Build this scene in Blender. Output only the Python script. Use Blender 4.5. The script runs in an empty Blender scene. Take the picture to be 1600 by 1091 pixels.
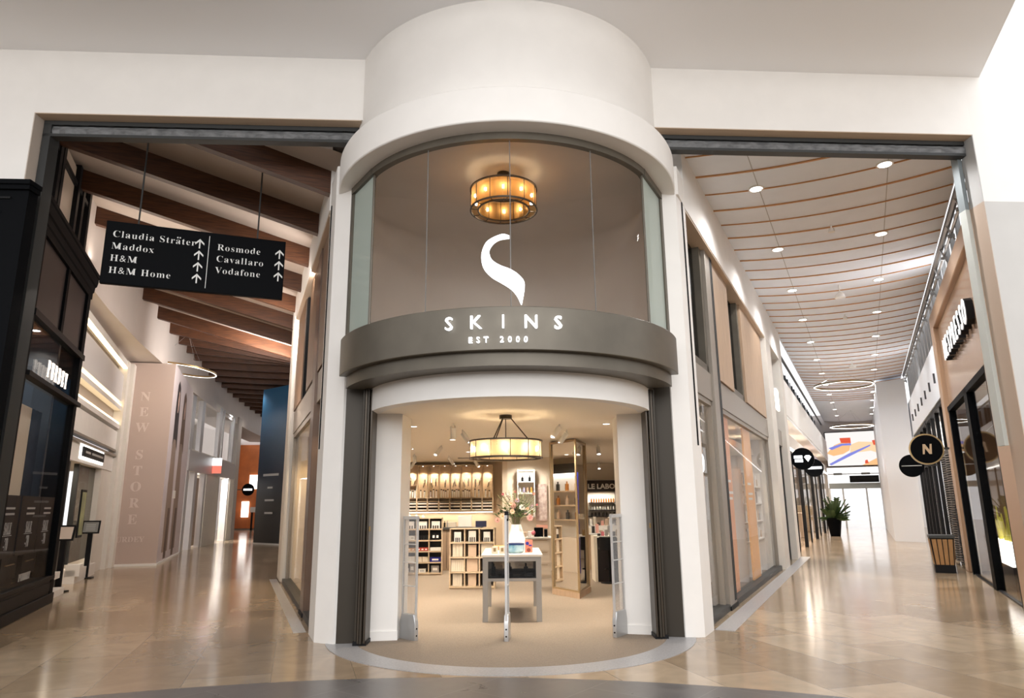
import bpy, bmesh, math, random
from math import sin, cos, pi, radians
from mathutils import Matrix, Vector
random.seed(7)
S = bpy.context.scene
COL = S.collection

# ------------------------------------------------------------------ camera, world, light, exposure
TH, RO, FPX, EYE = radians(12.75), radians(0.55), 1075.0, 1.6
_fw = Vector((0, cos(TH), sin(TH))); _up = Vector((0, -sin(TH), cos(TH))); _ri = Vector((1, 0, 0))
_U = _up*cos(RO) + _ri*sin(RO); _R = _ri*cos(RO) - _up*sin(RO)
cd = bpy.data.cameras.new('camera'); cam = bpy.data.objects.new('camera', cd); COL.objects.link(cam)
cd.sensor_width = 36; cd.lens = 36*FPX/1600; cd.clip_start = .05; cd.clip_end = 300
cam.matrix_world = Matrix(((_R.x, _U.x, -_fw.x, 0), (_R.y, _U.y, -_fw.y, 0), (_R.z, _U.z, -_fw.z, EYE), (0, 0, 0, 1)))
S.camera = cam
S.view_settings.view_transform = 'Standard'; S.view_settings.look = 'None'
S.view_settings.exposure = 0.6; S.view_settings.gamma = 1; S.view_settings.use_curve_mapping = False
w = bpy.data.worlds.new('world'); S.world = w; w.use_nodes = True
w.node_tree.nodes['Background'].inputs[0].default_value = (.98, .98, 1, 1)
w.node_tree.nodes['Background'].inputs[1].default_value = .92
S.cycles.max_bounces = 7; S.cycles.diffuse_bounces = 4; S.cycles.glossy_bounces = 4; S.cycles.transmission_bounces = 5
S.cycles.transparent_max_bounces = 12
S.cycles.sample_clamp_indirect = 6; S.cycles.caustics_reflective = False; S.cycles.caustics_refractive = False

# ------------------------------------------------------------------ frames of the place
class Frame:
    def __init__(f, a): f.a = a; f.m = Matrix.Rotation(a, 4, 'Z')
W = Frame(0); R = Frame(-radians(26.63)); L = Frame(radians(21.42))   # hall, right arcade, left arcade: x across, y along

def lamp(name, kind, p, energy, color=(1, .93, .85), fr=W, size=.1, sy=None, spot=None, blend=.6, target=None):
    l = bpy.data.lights.new(name, kind); l.energy = energy; l.color = color
    if kind == 'AREA':
        l.size = size
        if sy: l.shape = 'RECTANGLE'; l.size_y = sy
    else: l.shadow_soft_size = size
    if spot: l.spot_size = radians(spot); l.spot_blend = blend
    o = bpy.data.objects.new(name, l); COL.objects.link(o)
    o.location = fr.m @ Vector(p)
    if target is not None:
        d = fr.m @ Vector(target) - o.location
        o.rotation_euler = d.to_track_quat('-Z', 'Y').to_euler()
    else: o.rotation_euler = (0, 0, fr.a)
    return o
# the hall's light: an added fill lamp behind the viewer, and the skylight above
lamp('hall_fill', 'AREA', (2, -10, 6.5), 1090, (1, .985, .965), size=24, sy=4.5, target=(0, 8.5, 7.4))
lamp('skylight', 'AREA', (2.5, -1.5, 12.5), 500, (1, .985, .97), size=12, sy=9, target=(1, 5, 2))

# ------------------------------------------------------------------ materials
MATS = {}
def mat(name, c, rough=.5, metal=0., emit=0., noise=0., nscale=8., stretch=None, bump=0., spec=.5, trans=0., c2=None, ecol=None):
    if name in MATS: return MATS[name]
    m = bpy.data.materials.new(name); MATS[name] = m; m.use_nodes = True
    nt = m.node_tree; b = nt.nodes['Principled BSDF']; n = nt.nodes
    b.inputs['Base Color'].default_value = (*c, 1); b.inputs['Roughness'].default_value = rough
    b.inputs['Metallic'].default_value = metal; b.inputs['Specular IOR Level'].default_value = spec
    b.inputs['Transmission Weight'].default_value = trans
    if emit:
        b.inputs['Emission Color'].default_value = (*(ecol or c), 1); b.inputs['Emission Strength'].default_value = emit
    if noise or bump:
        tc = n.new('ShaderNodeTexCoord'); mp = n.new('ShaderNodeMapping'); tx = n.new('ShaderNodeTexNoise')
        if stretch: mp.inputs['Scale'].default_value = stretch
        tx.inputs['Scale'].default_value = nscale; tx.inputs['Detail'].default_value = 5
        nt.links.new(tc.outputs['Object'], mp.inputs[0]); nt.links.new(mp.outputs[0], tx.inputs['Vector'])
        if noise:
            mx = n.new('ShaderNodeMix'); mx.data_type = 'RGBA'
            k = 1-noise; d = c2 or tuple(x*k for x in c)
            mx.inputs[6].default_value = (*c, 1); mx.inputs[7].default_value = (*d, 1)
            rp = n.new('ShaderNodeMapRange'); rp.inputs[1].default_value = .35; rp.inputs[2].default_value = .65
            nt.links.new(tx.outputs['Fac'], rp.inputs[0]); nt.links.new(rp.outputs[0], mx.inputs[0]); nt.links.new(mx.outputs[2], b.inputs['Base Color'])
        if bump:
            bp = n.new('ShaderNodeBump'); bp.inputs['Strength'].default_value = bump; bp.inputs['Distance'].default_value = .01
            nt.links.new(tx.outputs['Fac'], bp.inputs['Height']); nt.links.new(bp.outputs[0], b.inputs['Normal'])
    return m

def glassmat(name, tint=(1, 1, 1), refl=.1, k=.3, rough=.0, frost=0., fcol=(.6, .68, .64)):
    """thin pane: see-through with a fresnel mirror layer (and a share of frosting)"""
    m = bpy.data.materials.new(name); m.use_nodes = True; nt = m.node_tree; n = nt.nodes; n.clear()
    out = n.new('ShaderNodeOutputMaterial'); t = n.new('ShaderNodeBsdfTransparent'); g = n.new('ShaderNodeBsdfGlossy')
    t.inputs[0].default_value = (*tint, 1); g.inputs['Roughness'].default_value = rough
    fr = n.new('ShaderNodeLayerWeight'); pw = n.new('ShaderNodeMath'); pw.operation = 'POWER'; pw.inputs[1].default_value = 4
    ad = n.new('ShaderNodeMath'); ad.operation = 'MULTIPLY_ADD'; ad.inputs[1].default_value = k; ad.inputs[2].default_value = refl
    mx = n.new('ShaderNodeMixShader'); nt.links.new(fr.outputs['Facing'], pw.inputs[0]); nt.links.new(pw.outputs[0], ad.inputs[0]); nt.links.new(ad.outputs[0], mx.inputs[0])
    base = t
    if frost:
        d = n.new('ShaderNodeBsdfDiffuse'); d.inputs[0].default_value = (*fcol, 1); m2 = n.new('ShaderNodeMixShader')
        m2.inputs[0].default_value = frost; nt.links.new(t.outputs[0], m2.inputs[1]); nt.links.new(d.outputs[0], m2.inputs[2]); base = m2
    nt.links.new(base.outputs[0], mx.inputs[1]); nt.links.new(g.outputs[0], mx.inputs[2]); nt.links.new(mx.outputs[0], out.inputs[0])
    return m

def shademat(name, col, tr=.35):
    m = bpy.data.materials.new(name); m.use_nodes = True; nt = m.node_tree; n = nt.nodes; n.clear()
    out = n.new('ShaderNodeOutputMaterial'); t = n.new('ShaderNodeBsdfTransparent'); l = n.new('ShaderNodeBsdfTranslucent'); mx = n.new('ShaderNodeMixShader')
    t.inputs[0].default_value = (*col, 1); l.inputs[0].default_value = (*col, 1); mx.inputs[0].default_value = 1-tr
    wv = n.new('ShaderNodeTexWave')
    nt.links.new(t.outputs[0], mx.inputs[1]); nt.links.new(l.outputs[0], mx.inputs[2]); nt.links.new(mx.outputs[0], out.inputs[0])
    n.remove(wv)
    return m

def tilemat(name, cols, grout, tile, rot, rough, mortar=.004, seed=0.):
    """polished stone tiles: brick texture in running bond, each tile its own tone, plus veining"""
    m = bpy.data.materials.new(name); m.use_nodes = True; nt = m.node_tree; n = nt.nodes; b = n['Principled BSDF']
    tc = n.new('ShaderNodeTexCoord'); mp = n.new('ShaderNodeMapping'); mp.inputs['Rotation'].default_value = (0, 0, rot)
    br = n.new('ShaderNodeTexBrick'); br.inputs['Scale'].default_value = 1; br.inputs['Mortar Size'].default_value = mortar
    br.inputs['Brick Width'].default_value = tile[0]; br.inputs['Row Height'].default_value = tile[1]; br.inputs['Mortar Smooth'].default_value = .2
    br.inputs['Color1'].default_value = (*cols[0], 1); br.inputs['Color2'].default_value = (*cols[1], 1); br.inputs['Mortar'].default_value = (*grout, 1)
    nz = n.new('ShaderNodeTexNoise'); nz.inputs['Scale'].default_value = 2.6; nz.inputs['Detail'].default_value = 8; nz.inputs['Distortion'].default_value = 1.2
    mx = n.new('ShaderNodeMix'); mx.data_type = 'RGBA'; mx.blend_type = 'MULTIPLY'; mx.inputs[0].default_value = .55
    cr = n.new('ShaderNodeMapRange'); cr.inputs[1].default_value = .3; cr.inputs[2].default_value = .7; cr.inputs[3].default_value = .72; cr.inputs[4].default_value = 1.08
    nt.links.new(tc.outputs['Object'], mp.inputs[0]); nt.links.new(mp.outputs[0], br.inputs['Vector']); nt.links.new(mp.outputs[0], nz.inputs['Vector'])
    nt.links.new(nz.outputs['Fac'], cr.inputs[0]); nt.links.new(br.outputs['Color'], mx.inputs[6]); nt.links.new(cr.outputs[0], mx.inputs[7])
    nt.links.new(mx.outputs[2], b.inputs['Base Color'])
    r2 = n.new('ShaderNodeMapRange'); r2.inputs[3].default_value = rough*.7; r2.inputs[4].default_value = rough*1.4
    nt.links.new(nz.outputs['Fac'], r2.inputs[0]); nt.links.new(r2.outputs[0], b.inputs['Roughness'])
    bp = n.new('ShaderNodeBump'); bp.inputs['Strength'].default_value = .05; bp.inputs['Distance'].default_value = .004
    nt.links.new(nz.outputs['Fac'], bp.inputs['Height']); nt.links.new(bp.outputs[0], b.inputs['Normal'])
    return m

WHITE = mat('white_paint', (.835, .81, .775), .6, noise=.03, nscale=3)
CREAM = mat('cream_paint', (.74, .70, .64), .6, noise=.03, nscale=3)
TAN = mat('tan_reveal', (.55, .43, .32), .5)
GREYW = mat('grey_soffit', (.93, .935, .95), .7)
BRONZE = mat('bronze_metal', (.135, .118, .092), .42, .35, noise=.15, nscale=3)
BRONZED = mat('dark_bronze', (.055, .042, .03), .35, .5)
JAMB = mat('jamb_bronze', (.036, .028, .019), .45, .3)
TAUPE = mat('taupe_metal', (.30, .265, .225), .4, .3)
DARKM = mat('dark_steel', (.045, .047, .047), .45, .4)
CANVAS = mat('crinkled_canvas', (.19, .195, .20), .6, noise=.5, nscale=7, stretch=(1, 1, 3), bump=.6)
BLACK = mat('black_lacquer', (.003, .0035, .0045), .55, spec=.05)
BLACKP = mat('black_paint', (.010, .010, .011), .5, spec=.15)
BROWNP = mat('dark_brown_panel', (.035, .028, .028), .4, spec=.25)
TIMBER = mat('dark_timber', (.105, .036, .012), .5, noise=.55, nscale=5, stretch=(.6, 9, 9), bump=.15)
OAK = mat('light_oak', (.47, .33, .22), .5, noise=.25, nscale=5, stretch=(8, 8, .5))
OAKS = mat('pale_oak', (.62, .48, .33), .5, noise=.18, nscale=5, stretch=(1, 1, 8))
CEILL = mat('pale_board', (.50, .42, .36), .7, noise=.08, nscale=2)
CEILR = mat('grey_board', (.84, .875, .93), .6, noise=.04, nscale=2)
ORANGEW = mat('orange_slat', (.55, .27, .10), .5)
NESPB = mat('bronze_lacquer', (.48, .33, .23), .16, .25)
NESPF = mat('copper_trim', (.50, .33, .21), .4, .2)
STONE = mat('grey_wall_tile', (.55, .54, .52), .35, noise=.05, nscale=2)
STEEL = mat('brushed_steel', (.52, .52, .52), .35, .7)
BRASS = mat('aged_brass', (.36, .25, .12), .3, .85)
MIRROR = mat('mirror', (.88, .86, .83), .02, 1.)
CARPET = mat('beige_carpet', (.29, .228, .17), .95, noise=.3, nscale=120, bump=.4)
GRANITE = mat('grey_granite', (.38, .37, .37), .35, noise=.25, nscale=60)
SIGNW = mat('sign_white', (1, 1, 1), .5, emit=1.6, ecol=(.93, .96, 1))
SIGNWARM = mat('sign_warm', (1, .92, .85), .5, emit=.75, ecol=(1, .9, .82))
LETTER = mat('letter_white', (.8, .8, .78), .5)
LETTERG = mat('letter_grey', (.5, .5, .49), .5)
EMW = mat('led_white', (1, .97, .92), .5, emit=5)
EMSOFT = mat('led_soft', (1, .96, .9), .5, emit=2.2)
EMWARM = mat('led_warm', (1, .8, .5), .5, emit=2.4, ecol=(1, .78, .48))
GLASS = glassmat('clear_glass', refl=.015)
GLASSW = glassmat('anti_reflective_glass', refl=.0, k=.10)
GLASSD = glassmat('smoked_glass', (.45, .45, .45), refl=.03)
GLASSF = glassmat('frosted_green_glass', (.8, .9, .85), refl=.02, frost=.75, fcol=(.52, .58, .53))
PAPER = mat('white_card', (.85, .83, .79), .6)
KRAFT = mat('beige_carton', (.60, .46, .34), .7)
CART = mat('cream_carton', (.74, .66, .54), .7)
FLOORM = tilemat('polished_stone_tiles', ((.28, .20, .125), (.43, .33, .225)), (.20, .15, .10), (1.5, .78), radians(-107), .14)
DARKFL = tilemat('dark_slate_tiles', ((.10, .09, .085), (.13, .118, .112)), (.20, .185, .175), (1.4, .9), radians(-52), .3)

# ------------------------------------------------------------------ mesh builder
class MB:
    def __init__(s): s.v = []; s.f = []; s.mi = []
    def add(s, vs, fs, m=0):
        o = len(s.v); s.v += [tuple(p) for p in vs]; s.f += [tuple(i+o for i in f) for f in fs]; s.mi += [m]*len(fs); return s
    def box(s, x0, x1, y0, y1, z0, z1, m=0):
        vs = [(x, y, z) for z in (z0, z1) for x, y in ((x0, y0), (x1, y0), (x1, y1), (x0, y1))]
        return s.add(vs, [(3, 2, 1, 0), (4, 5, 6, 7), (0, 1, 5, 4), (1, 2, 6, 5), (2, 3, 7, 6), (3, 0, 4, 7)], m)
    def prism(s, poly, z0, z1, m=0):
        n = len(poly)
        zz0 = z0 if isinstance(z0, (list, tuple)) else [z0]*n; zz1 = z1 if isinstance(z1, (list, tuple)) else [z1]*n
        vs = [(x, y, z) for (x, y), z in zip(poly, zz0)] + [(x, y, z) for (x, y), z in zip(poly, zz1)]
        return s.add(vs, [tuple(range(n-1, -1, -1)), tuple(range(n, 2*n))] + [(i, (i+1) % n, n+(i+1) % n, n+i) for i in range(n)], m)
    def extr(s, poly, axis, a0, a1, m=0):
        """polygon in the two other axes, extruded along axis"""
        n = len(poly)
        def P(u, v, a): return (a, u, v) if axis == 'x' else (u, a, v)
        vs = [P(u, v, a0) for u, v in poly] + [P(u, v, a1) for u, v in poly]
        return s.add(vs, [tuple(range(n-1, -1, -1)), tuple(range(n, 2*n))] + [(i, (i+1) % n, n+(i+1) % n, n+i) for i in range(n)], m)
    def lathe(s, prof, c=(0, 0, 0), seg=24, m=0, a0=0, a1=2*pi, closed=False):
        full = abs(a1-a0-2*pi) < 1e-6; k = seg if full else seg+1; n = len(prof); vs = []
        for i in range(k):
            a = a0+(a1-a0)*i/seg
            for r, z in prof: vs.append((c[0]+r*sin(a), c[1]-r*cos(a), c[2]+z))
        fs = []
        for i in range(seg):
            j = (i+1) % k
            for q in range(n if closed else n-1):
                q2 = (q+1) % n; fs.append((i*n+q, j*n+q, j*n+q2, i*n+q2))
        if closed and not full: fs += [tuple(range(n)), tuple((k-1)*n+q for q in range(n-1, -1, -1))]
        return s.add(vs, fs, m)
    def cyl(s, c, r, z0, z1, seg=16, r2=None, m=0):
        r2 = r if r2 is None else r2
        return s.lathe([(0.0001, z0), (r, z0), (r2, z1), (0.0001, z1)], (c[0], c[1], 0), seg, m)
    def shell(s, c, r0, r1, z0, z1, a0, a1, seg=40, m=0):
        return s.lathe([(r0, z0), (r1, z0), (r1, z1), (r0, z1)], (c[0], c[1], 0), seg, m, radians(a0), radians(a1), True)
    def tube(s, pts, r, seg=6, m=0, closed=False):
        P = [Vector(p) for p in pts]; n = len(P); vs = []
        for i, p in enumerate(P):
            a = P[i-1] if (i > 0 or closed) else p; b = P[(i+1) % n] if (i < n-1 or closed) else p
            t = (b-a).normalized(); u = t.orthogonal().normalized() if abs(t.z) > .9 else t.cross(Vector((0, 0, 1))).normalized(); v = t.cross(u)
            rr = r[i] if isinstance(r, (list, tuple)) else r
            for k in range(seg): q = p+u*rr*cos(2*pi*k/seg)+v*rr*sin(2*pi*k/seg); vs.append(q)
        fs = []
        for i in range(n if closed else n-1):
            j = (i+1) % n
            for k in range(seg): fs.append((i*seg+k, i*seg+(k+1) % seg, j*seg+(k+1) % seg, j*seg+k))
        if not closed: fs += [tuple(range(seg-1, -1, -1)), tuple((n-1)*seg+k for k in range(seg))]
        return s.add(vs, fs, m)
    def ball(s, c, r, seg=12, m=0, sz=1.):
        k = seg//2
        return s.lathe([(max(.0001, r*sin(pi*i/k)), -r*sz*cos(pi*i/k)) for i in range(k+1)], c, seg, m)
    def moved(s, fn):
        s.v = [tuple(fn(p)) for p in s.v]; return s
    def join(s, o):
        return s.add(o.v, o.f, 0) if False else (s.v.extend(o.v) or s)

def mesh_of(name, mb, m, sharp=.6):
    me = bpy.data.meshes.new(name); me.from_pydata(mb.v, [], mb.f)
    for x in (m if isinstance(m, (list, tuple)) else [m]): me.materials.append(x)
    me.polygons.foreach_set('material_index', mb.mi)
    bm = bmesh.new(); bm.from_mesh(me); bmesh.ops.remove_doubles(bm, verts=bm.verts, dist=1e-6)
    bmesh.ops.recalc_face_normals(bm, faces=bm.faces); bm.to_mesh(me); bm.free()
    me.polygons.foreach_set('use_smooth', [True]*len(me.polygons)); me.set_sharp_from_angle(angle=sharp); me.update()
    return me
def bevel_on(o, wd, seg=2):
    b = o.modifiers.new('edge_rounding', 'BEVEL'); b.width = wd; b.segments = seg; b.limit_method = 'ANGLE'; b.angle_limit = radians(40)
def solo(name, mb, m, label=None, cat=None, fr=W, group=None, kind=None, bev=0):
    """one mesh, its origin at the middle of its base"""
    xs, ys, zs = zip(*mb.v); o0 = Vector(((min(xs)+max(xs))/2, (min(ys)+max(ys))/2, min(zs)))
    mb.v = [tuple(Vector(p)-o0) for p in mb.v]
    o = bpy.data.objects.new(name, mesh_of(name, mb, m)); COL.objects.link(o)
    o.location = fr.m @ o0; o.rotation_euler = (0, 0, fr.a)
    if label: o['label'] = label; o['category'] = cat
    if group: o['group'] = group
    if kind: o['kind'] = kind
    if bev: bevel_on(o, bev)
    return o
def struct(name, mb, m, fr=W, bev=0): return solo(name, mb, m, fr=fr, kind='structure', bev=bev)
class Thing:
    def __init__(t, name, label, cat, p, fr=W, rot=0., group=None, local=False):
        o = t.o = bpy.data.objects.new(name, None); COL.objects.link(o); o.empty_display_size = .1
        o.location = fr.m @ Vector(p); o.rotation_euler = (0, 0, fr.a+rot); o['label'] = label; o['category'] = cat
        if group: o['group'] = group
        t.off = Vector((0, 0, 0)) if (local or rot) else Vector(p)
    def part(t, name, mb, m, parent=None, label=None, bev=0, stuff=False):
        mb.v = [tuple(Vector(p)-t.off) for p in mb.v]
        o = bpy.data.objects.new(name, mesh_of(name, mb, m)); COL.objects.link(o); o.parent = parent or t.o
        if label: o['label'] = label
        if stuff: o['kind'] = 'stuff'
        if bev: bevel_on(o, bev)
        return o
def dup(root, p, fr=W, rot=0., label=None, group=None):
    r = root.copy(); COL.objects.link(r); r.location = fr.m @ Vector(p); r.rotation_euler = (0, 0, fr.a+rot)
    if label: r['label'] = label
    if group: r['group'] = group
    for ch in list(root.children):
        c = ch.copy(); COL.objects.link(c); c.parent = r
        for g in list(ch.children): d = g.copy(); COL.objects.link(d); d.parent = c
    return r

SERIF = {}
for i in range(26): SERIF[chr(65+i)] = chr(0x1D400+i); SERIF[chr(97+i)] = chr(0x1D41A+i)
for i in range(10): SERIF[str(i)] = chr(0x1D7CE+i)
def text(s, h, depth=.01, serif=False, sx=1., space=1., align='CENTER', bold=0.):
    """mesh of lettering of cap height h: x to the right, z up, facing -y, its base line at z 0"""
    c = bpy.data.curves.new('lettering', 'FONT')
    c.body = ''.join(SERIF.get(k, k) for k in s) if serif else s
    c.align_x = align; c.size = h/.70; c.extrude = depth/2; c.space_character = space; c.resolution_u = 2; c.offset = bold
    o = bpy.data.objects.new('lettering', c); me = bpy.data.meshes.new_from_object(o)
    mb = MB(); mb.add([(v.co.x*sx, -v.co.z, v.co.y) for v in me.vertices], [tuple(p.vertices) for p in me.polygons])
    bpy.data.objects.remove(o); bpy.data.meshes.remove(me); bpy.data.curves.remove(c)
    return mb
def place(mb, p, face):
    """turn lettering so that it faces direction angle `face` ('-y','+x','-x') and move it to p"""
    if face == '+x': fn = lambda q: (p[0]-q[1], p[1]+q[0], p[2]+q[2])
    elif face == '-x': fn = lambda q: (p[0]+q[1], p[1]-q[0], p[2]+q[2])
    else: fn = lambda q: (p[0]+q[0], p[1]+q[1], p[2]+q[2])
    return mb.moved(fn)
def cat_mb(*ms):
    r = MB()
    for m in ms: r.v, r.f, r.mi, o = r.v, r.f, r.mi, len(r.v); r.v = r.v+list(m.v); r.f = r.f+[tuple(i+o for i in f) for f in m.f]; r.mi = r.mi+list(m.mi)
    return r
ORD = ['first', 'second', 'third', 'fourth', 'fifth', 'sixth', 'seventh', 'eighth', 'ninth', 'tenth', 'eleventh', 'twelfth', 'thirteenth', 'fourteenth', 'fifteenth', 'sixteenth', 'seventeenth', 'eighteenth', 'nineteenth', 'twentieth', 'twenty-first', 'twenty-second', 'twenty-third', 'twenty-fourth', 'twenty-fifth', 'twenty-sixth', 'twenty-seventh', 'twenty-eighth', 'twenty-ninth', 'thirtieth']

# ------------------------------------------------------------------ the hall shell
DC = (-.05, 9.4)                                   # axis of the drum
def wy(x): return 8.456+.06145*x                   # front face of the hall wall
def fr_pt(a, r): return (DC[0]+r*sin(radians(a)), DC[1]-r*cos(radians(a)))
struct('floor', MB().box(-34, 40, -12, 66, -.1, 0), FLOORM)
g = MB(); g.cyl((-.8, -1.1), 8.17, 0, .004, 160); struct('floor_dark_circle', g, DARKFL)
g = MB().prism([fr_pt(a, 1.96) for a in range(-84, 85, 3)] + [(2.3, 9.6), (7.9, 20.8), (7.9, 21.4), (-6.7, 21.4), (-2.4, 9.6)], 0, .005); struct('floor_shop_carpet', g, CARPET)
g = MB().shell(DC, 1.96, 2.3, 0, .006, -76, 78, 60); struct('floor_threshold', g, GRANITE)
struct('floor_strip_right', MB().box(-1.93, -1.68, 9.6, 23, 0, .005), GRANITE, R)
struct('floor_strip_left', MB().box(.80, .96, 9.9, 17.2, 0, .005), GRANITE, L)
# the far sides of the hall, behind and beside the viewer
HALLW = mat('hall_wall', (.40, .37, .34), .7)
struct('wall_hall_back', MB().box(-16, 18, -12.2, -12, 0, 4.2), HALLW); struct('wall_hall_left', MB().box(-16.2, -16, -12, 8, 0, 4.2), HALLW); struct('wall_hall_right', MB().box(18, 18.2, -12, 9, 0, 4.2), HALLW)
# front wall over and beside the two portals
XL, XR, ZL = -6.21, 6.56, 6.66
def wseg(x0, x1, z0, z1, d0=0., d1=.16): return MB().prism([(x0, wy(x0)+d0), (x1, wy(x1)+d0), (x1, wy(x1)+d1), (x0, wy(x0)+d1)], z0, z1)
struct('wall_front_left', wseg(-16, XL, 0, 10), WHITE)
struct('wall_front_over_left_portal', wseg(XL, -1.5, ZL, 10), WHITE)
struct('wall_front_over_right_portal', wseg(1.5, XR, ZL, 10), WHITE)
g = wseg(XR, 16, 5.64, 10, 0, .28); struct('wall_front_right', g, WHITE)
g = wseg(XR, 16, 0, 5.64, 0, .28)
TW = tilemat('large_grey_tiles', ((.52, .515, .50), (.55, .545, .53)), (.40, .395, .38), (2.4, 1.2), 0, .35, .003)
struct('wall_front_right_tiled', g, STONE)
for z in (1.0, 2.17, 3.33, 4.5): pass
struct('trim_1', wseg(XR-.012, XR, 0, 5.64, .0, .28), mat('beige_jamb', (.46, .36, .285), .4))
struct('trim_2', wseg(XR-.012, XR, 5.64, ZL, .0, .28), mat('grey_jamb', (.46, .46, .45), .5))
struct('trim_3', wseg(XL, XL+.012, 0, ZL, .0, .18), mat('left_jamb', (.50, .43, .37), .5))
struct('trim_4', wseg(XL, -2.0, ZL-.012, ZL, .0, .18), TAN); struct('trim_5', wseg(2.0, XR, ZL-.012, ZL, .0, .18), TAN)
# roll-down shutters in the portals
for nm, x0, x1, lab in (('left', XL+.02, -1.9, 'long dark roller shutter housing with crinkled canvas under the left portal lintel'), ('right', 1.9, XR-.02, 'long dark roller shutter housing with crinkled canvas under the right portal lintel')):
    t = Thing('roller_shutter', lab, 'shutter', ((x0+x1)/2, wy((x0+x1)/2)+.3, 6.4), group='roller shutters in the portals')
    t.part('housing', wseg(x0, x1, 6.59, 6.7, .17, .32), DARKM)
    c = MB(); n = 90
    prof = [(.0, 6.455), (-.02, 6.52), (.0, 6.58), (.1, 6.60), (.13, 6.46)]
    for i in range(n):
        xx = x0+(x1-x0)*i/(n-1); k = .012*sin(i*1.9)+.01*sin(i*.83)
        c.v += [(xx, wy(xx)+.2+d+k, z+k*.5) for d, z in prof]
    for i in range(n-1):
        for q in range(4): c.f.append((i*5+q, i*5+q+1, i*5+5+q+1, i*5+5+q)); c.mi.append(0)
    t.part('canvas_roll', c, CANVAS)
    t.part('bottom_bar', wseg(x0, x1, 6.42, 6.46, .17, .30), DARKM)
    xe = x0 if nm == 'left' else x1; s_ = 1 if nm == 'left' else -1
    if nm == 'left': t.part('guide_rail', wseg(xe, xe+.10, 0, 6.6, .17, .36), DARKM)
    else: t.part('guide_rail', wseg(xe-.06, xe, 5.64, 6.6, .28, .42), mat('grey_green_steel', (.22, .25, .26), .45, .3)); t.part('guide_rail', wseg(xe-.06, xe, 2.3, 5.64, .28, .42), mat('pale_steel', (.50, .52, .49), .5), label='pale lower guide rail')
# hall ceiling (a soffit; daylight comes in past its right edge)
g = MB().prism([(-16, wy(-16)), (6.81, wy(6.81)), (5.2, 4.6), (-16, 4.2)], 7.58, 8.2); struct('ceiling', g, GREYW)

# ------------------------------------------------------------------ the drum
struct('wall_drum', MB().shell(DC, 2.02, 2.2, 6.0, 7.6, -100, 100, 80), WHITE)
struct('wall_drum_lip', MB().shell(DC, 2.05, 2.4, 5.83, 6.27, -79, 80, 80), WHITE, bev=.015)
PL = [(-2.66, 9.45), (-2.43, 8.88), (-2.155, 8.71), (-2.08, 8.78), (-2.1, 9.6)]
PR = [(2.567, 9.436), (2.324, 8.967), (2.082, 8.937), (2.06, 8.97), (2.09, 9.6)]
struct('wall_pier_left', MB().prism(PL, 0, 5.84), WHITE); struct('wall_pier_right', MB().prism(PR, 0, 5.84), WHITE)
struct('wall_pier_left_top', MB().prism([(-2.66, 9.45), (-2.43, 8.88), (-2.2, 8.8), (-2.1, 9.6)], 5.84, 6.27), WHITE)
struct('wall_pier_right_top', MB().prism([(2.567, 9.436), (2.36, 8.967), (2.1, 9.0), (2.1, 9.6)], 5.84, 6.27), WHITE)
# drum window: curved panes, side panes, frame
PHI = [-53, -26, 1.2, 28.5, 55.5]
t = Thing('curved_window', 'tall curved shop window with bronze frame above the sign band of the drum', 'window', (DC[0], 7.3, 3.682))
eL, eR = (-2.13, 8.70), (2.075, 8.93)
pL, pR = fr_pt(-53, 2.12), fr_pt(55.5, 2.12)
for i in range(4):
    t.part('pane', MB().shell(DC, 2.11, 2.12, 3.682, 5.75, PHI[i]+.05, PHI[i+1]-.05, 14), GLASSW)
def bar2(p, q, w_, z0, z1, m=0):
    p, q = Vector(p), Vector(q); d = (q-p).normalized(); n_ = Vector((-d.y, d.x))*w_/2
    return MB().prism([tuple(p+n_), tuple(q+n_), tuple(q-n_), tuple(p-n_)], z0, z1, m)
t.part('side_pane', bar2(eL, pL,   .012, 3.682, 5.78), GLASSF, label='pale green frosted side pane'); t.part('side_pane', bar2(eR, pR,   .012, 3.682, 5.78), GLASSF, label='pale green frosted side pane')
fm = cat_mb(MB().shell(DC, 2.08, 2.16, 5.74, 5.84, -53, 55.5, 50), bar2(eL, pL, .09, 5.74, 5.84), bar2(eR, pR, .09, 5.74, 5.84),
            bar2((eL[0]-.01, eL[1]+.03), (eL[0]+.03, eL[1]-.03), .08, 3.682, 5.84), bar2((eR[0]+.01, eR[1]+.03), (eR[0]-.03, eR[1]-.03), .08, 3.682, 5.84),
            MB().cyl(pL, .016, 3.682, 5.76, 8), MB().cyl(pR, .016, 3.682, 5.76, 8))
t.part('frame', fm, BRONZE)
sm = MB()
for a in PHI[1:4]: sm.cyl(fr_pt(a, 2.115), .006, 3.682, 5.76, 6)
t.part('seam', sm, mat('silicone_seam', (.16, .15, .14), .5))
# display room behind the window, coved where ceiling meets wall
def cove_room():
    mb = MB(); n = 60
    for i in range(n+1):
        a = 75.5+209.5*i/n; rf = .02+.85*sin(radians((a-75.5)/209.5*180))**2
        pr = [(2.06, 3.6), (2.06, 5.84-rf)]+[(2.06-rf*(1-cos(k*pi/16)), 5.84-rf+rf*sin(k*pi/16)) for k in range(1, 9)]+[(.001, 5.84)]
        for r, z in pr: x, y = fr_pt(a, r); mb.v.append((x, y, z))
    m_ = 11
    for i in range(n):
        for q in range(m_-1): mb.f.append((i*m_+q, i*m_+m_+q, i*m_+m_+q+1, i*m_+q+1)); mb.mi.append(0)
    return mb
DRM = mat('mocha_plaster', (.57, .50, .435), .55, noise=.04, nscale=2)
struct('wall_drum_room', cove_room(), DRM)
struct('ceiling_drum_room', MB().prism([fr_pt(a, 2.06) for a in range(-90, 91, 5)], 5.842, 5.9), DRM)
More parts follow.
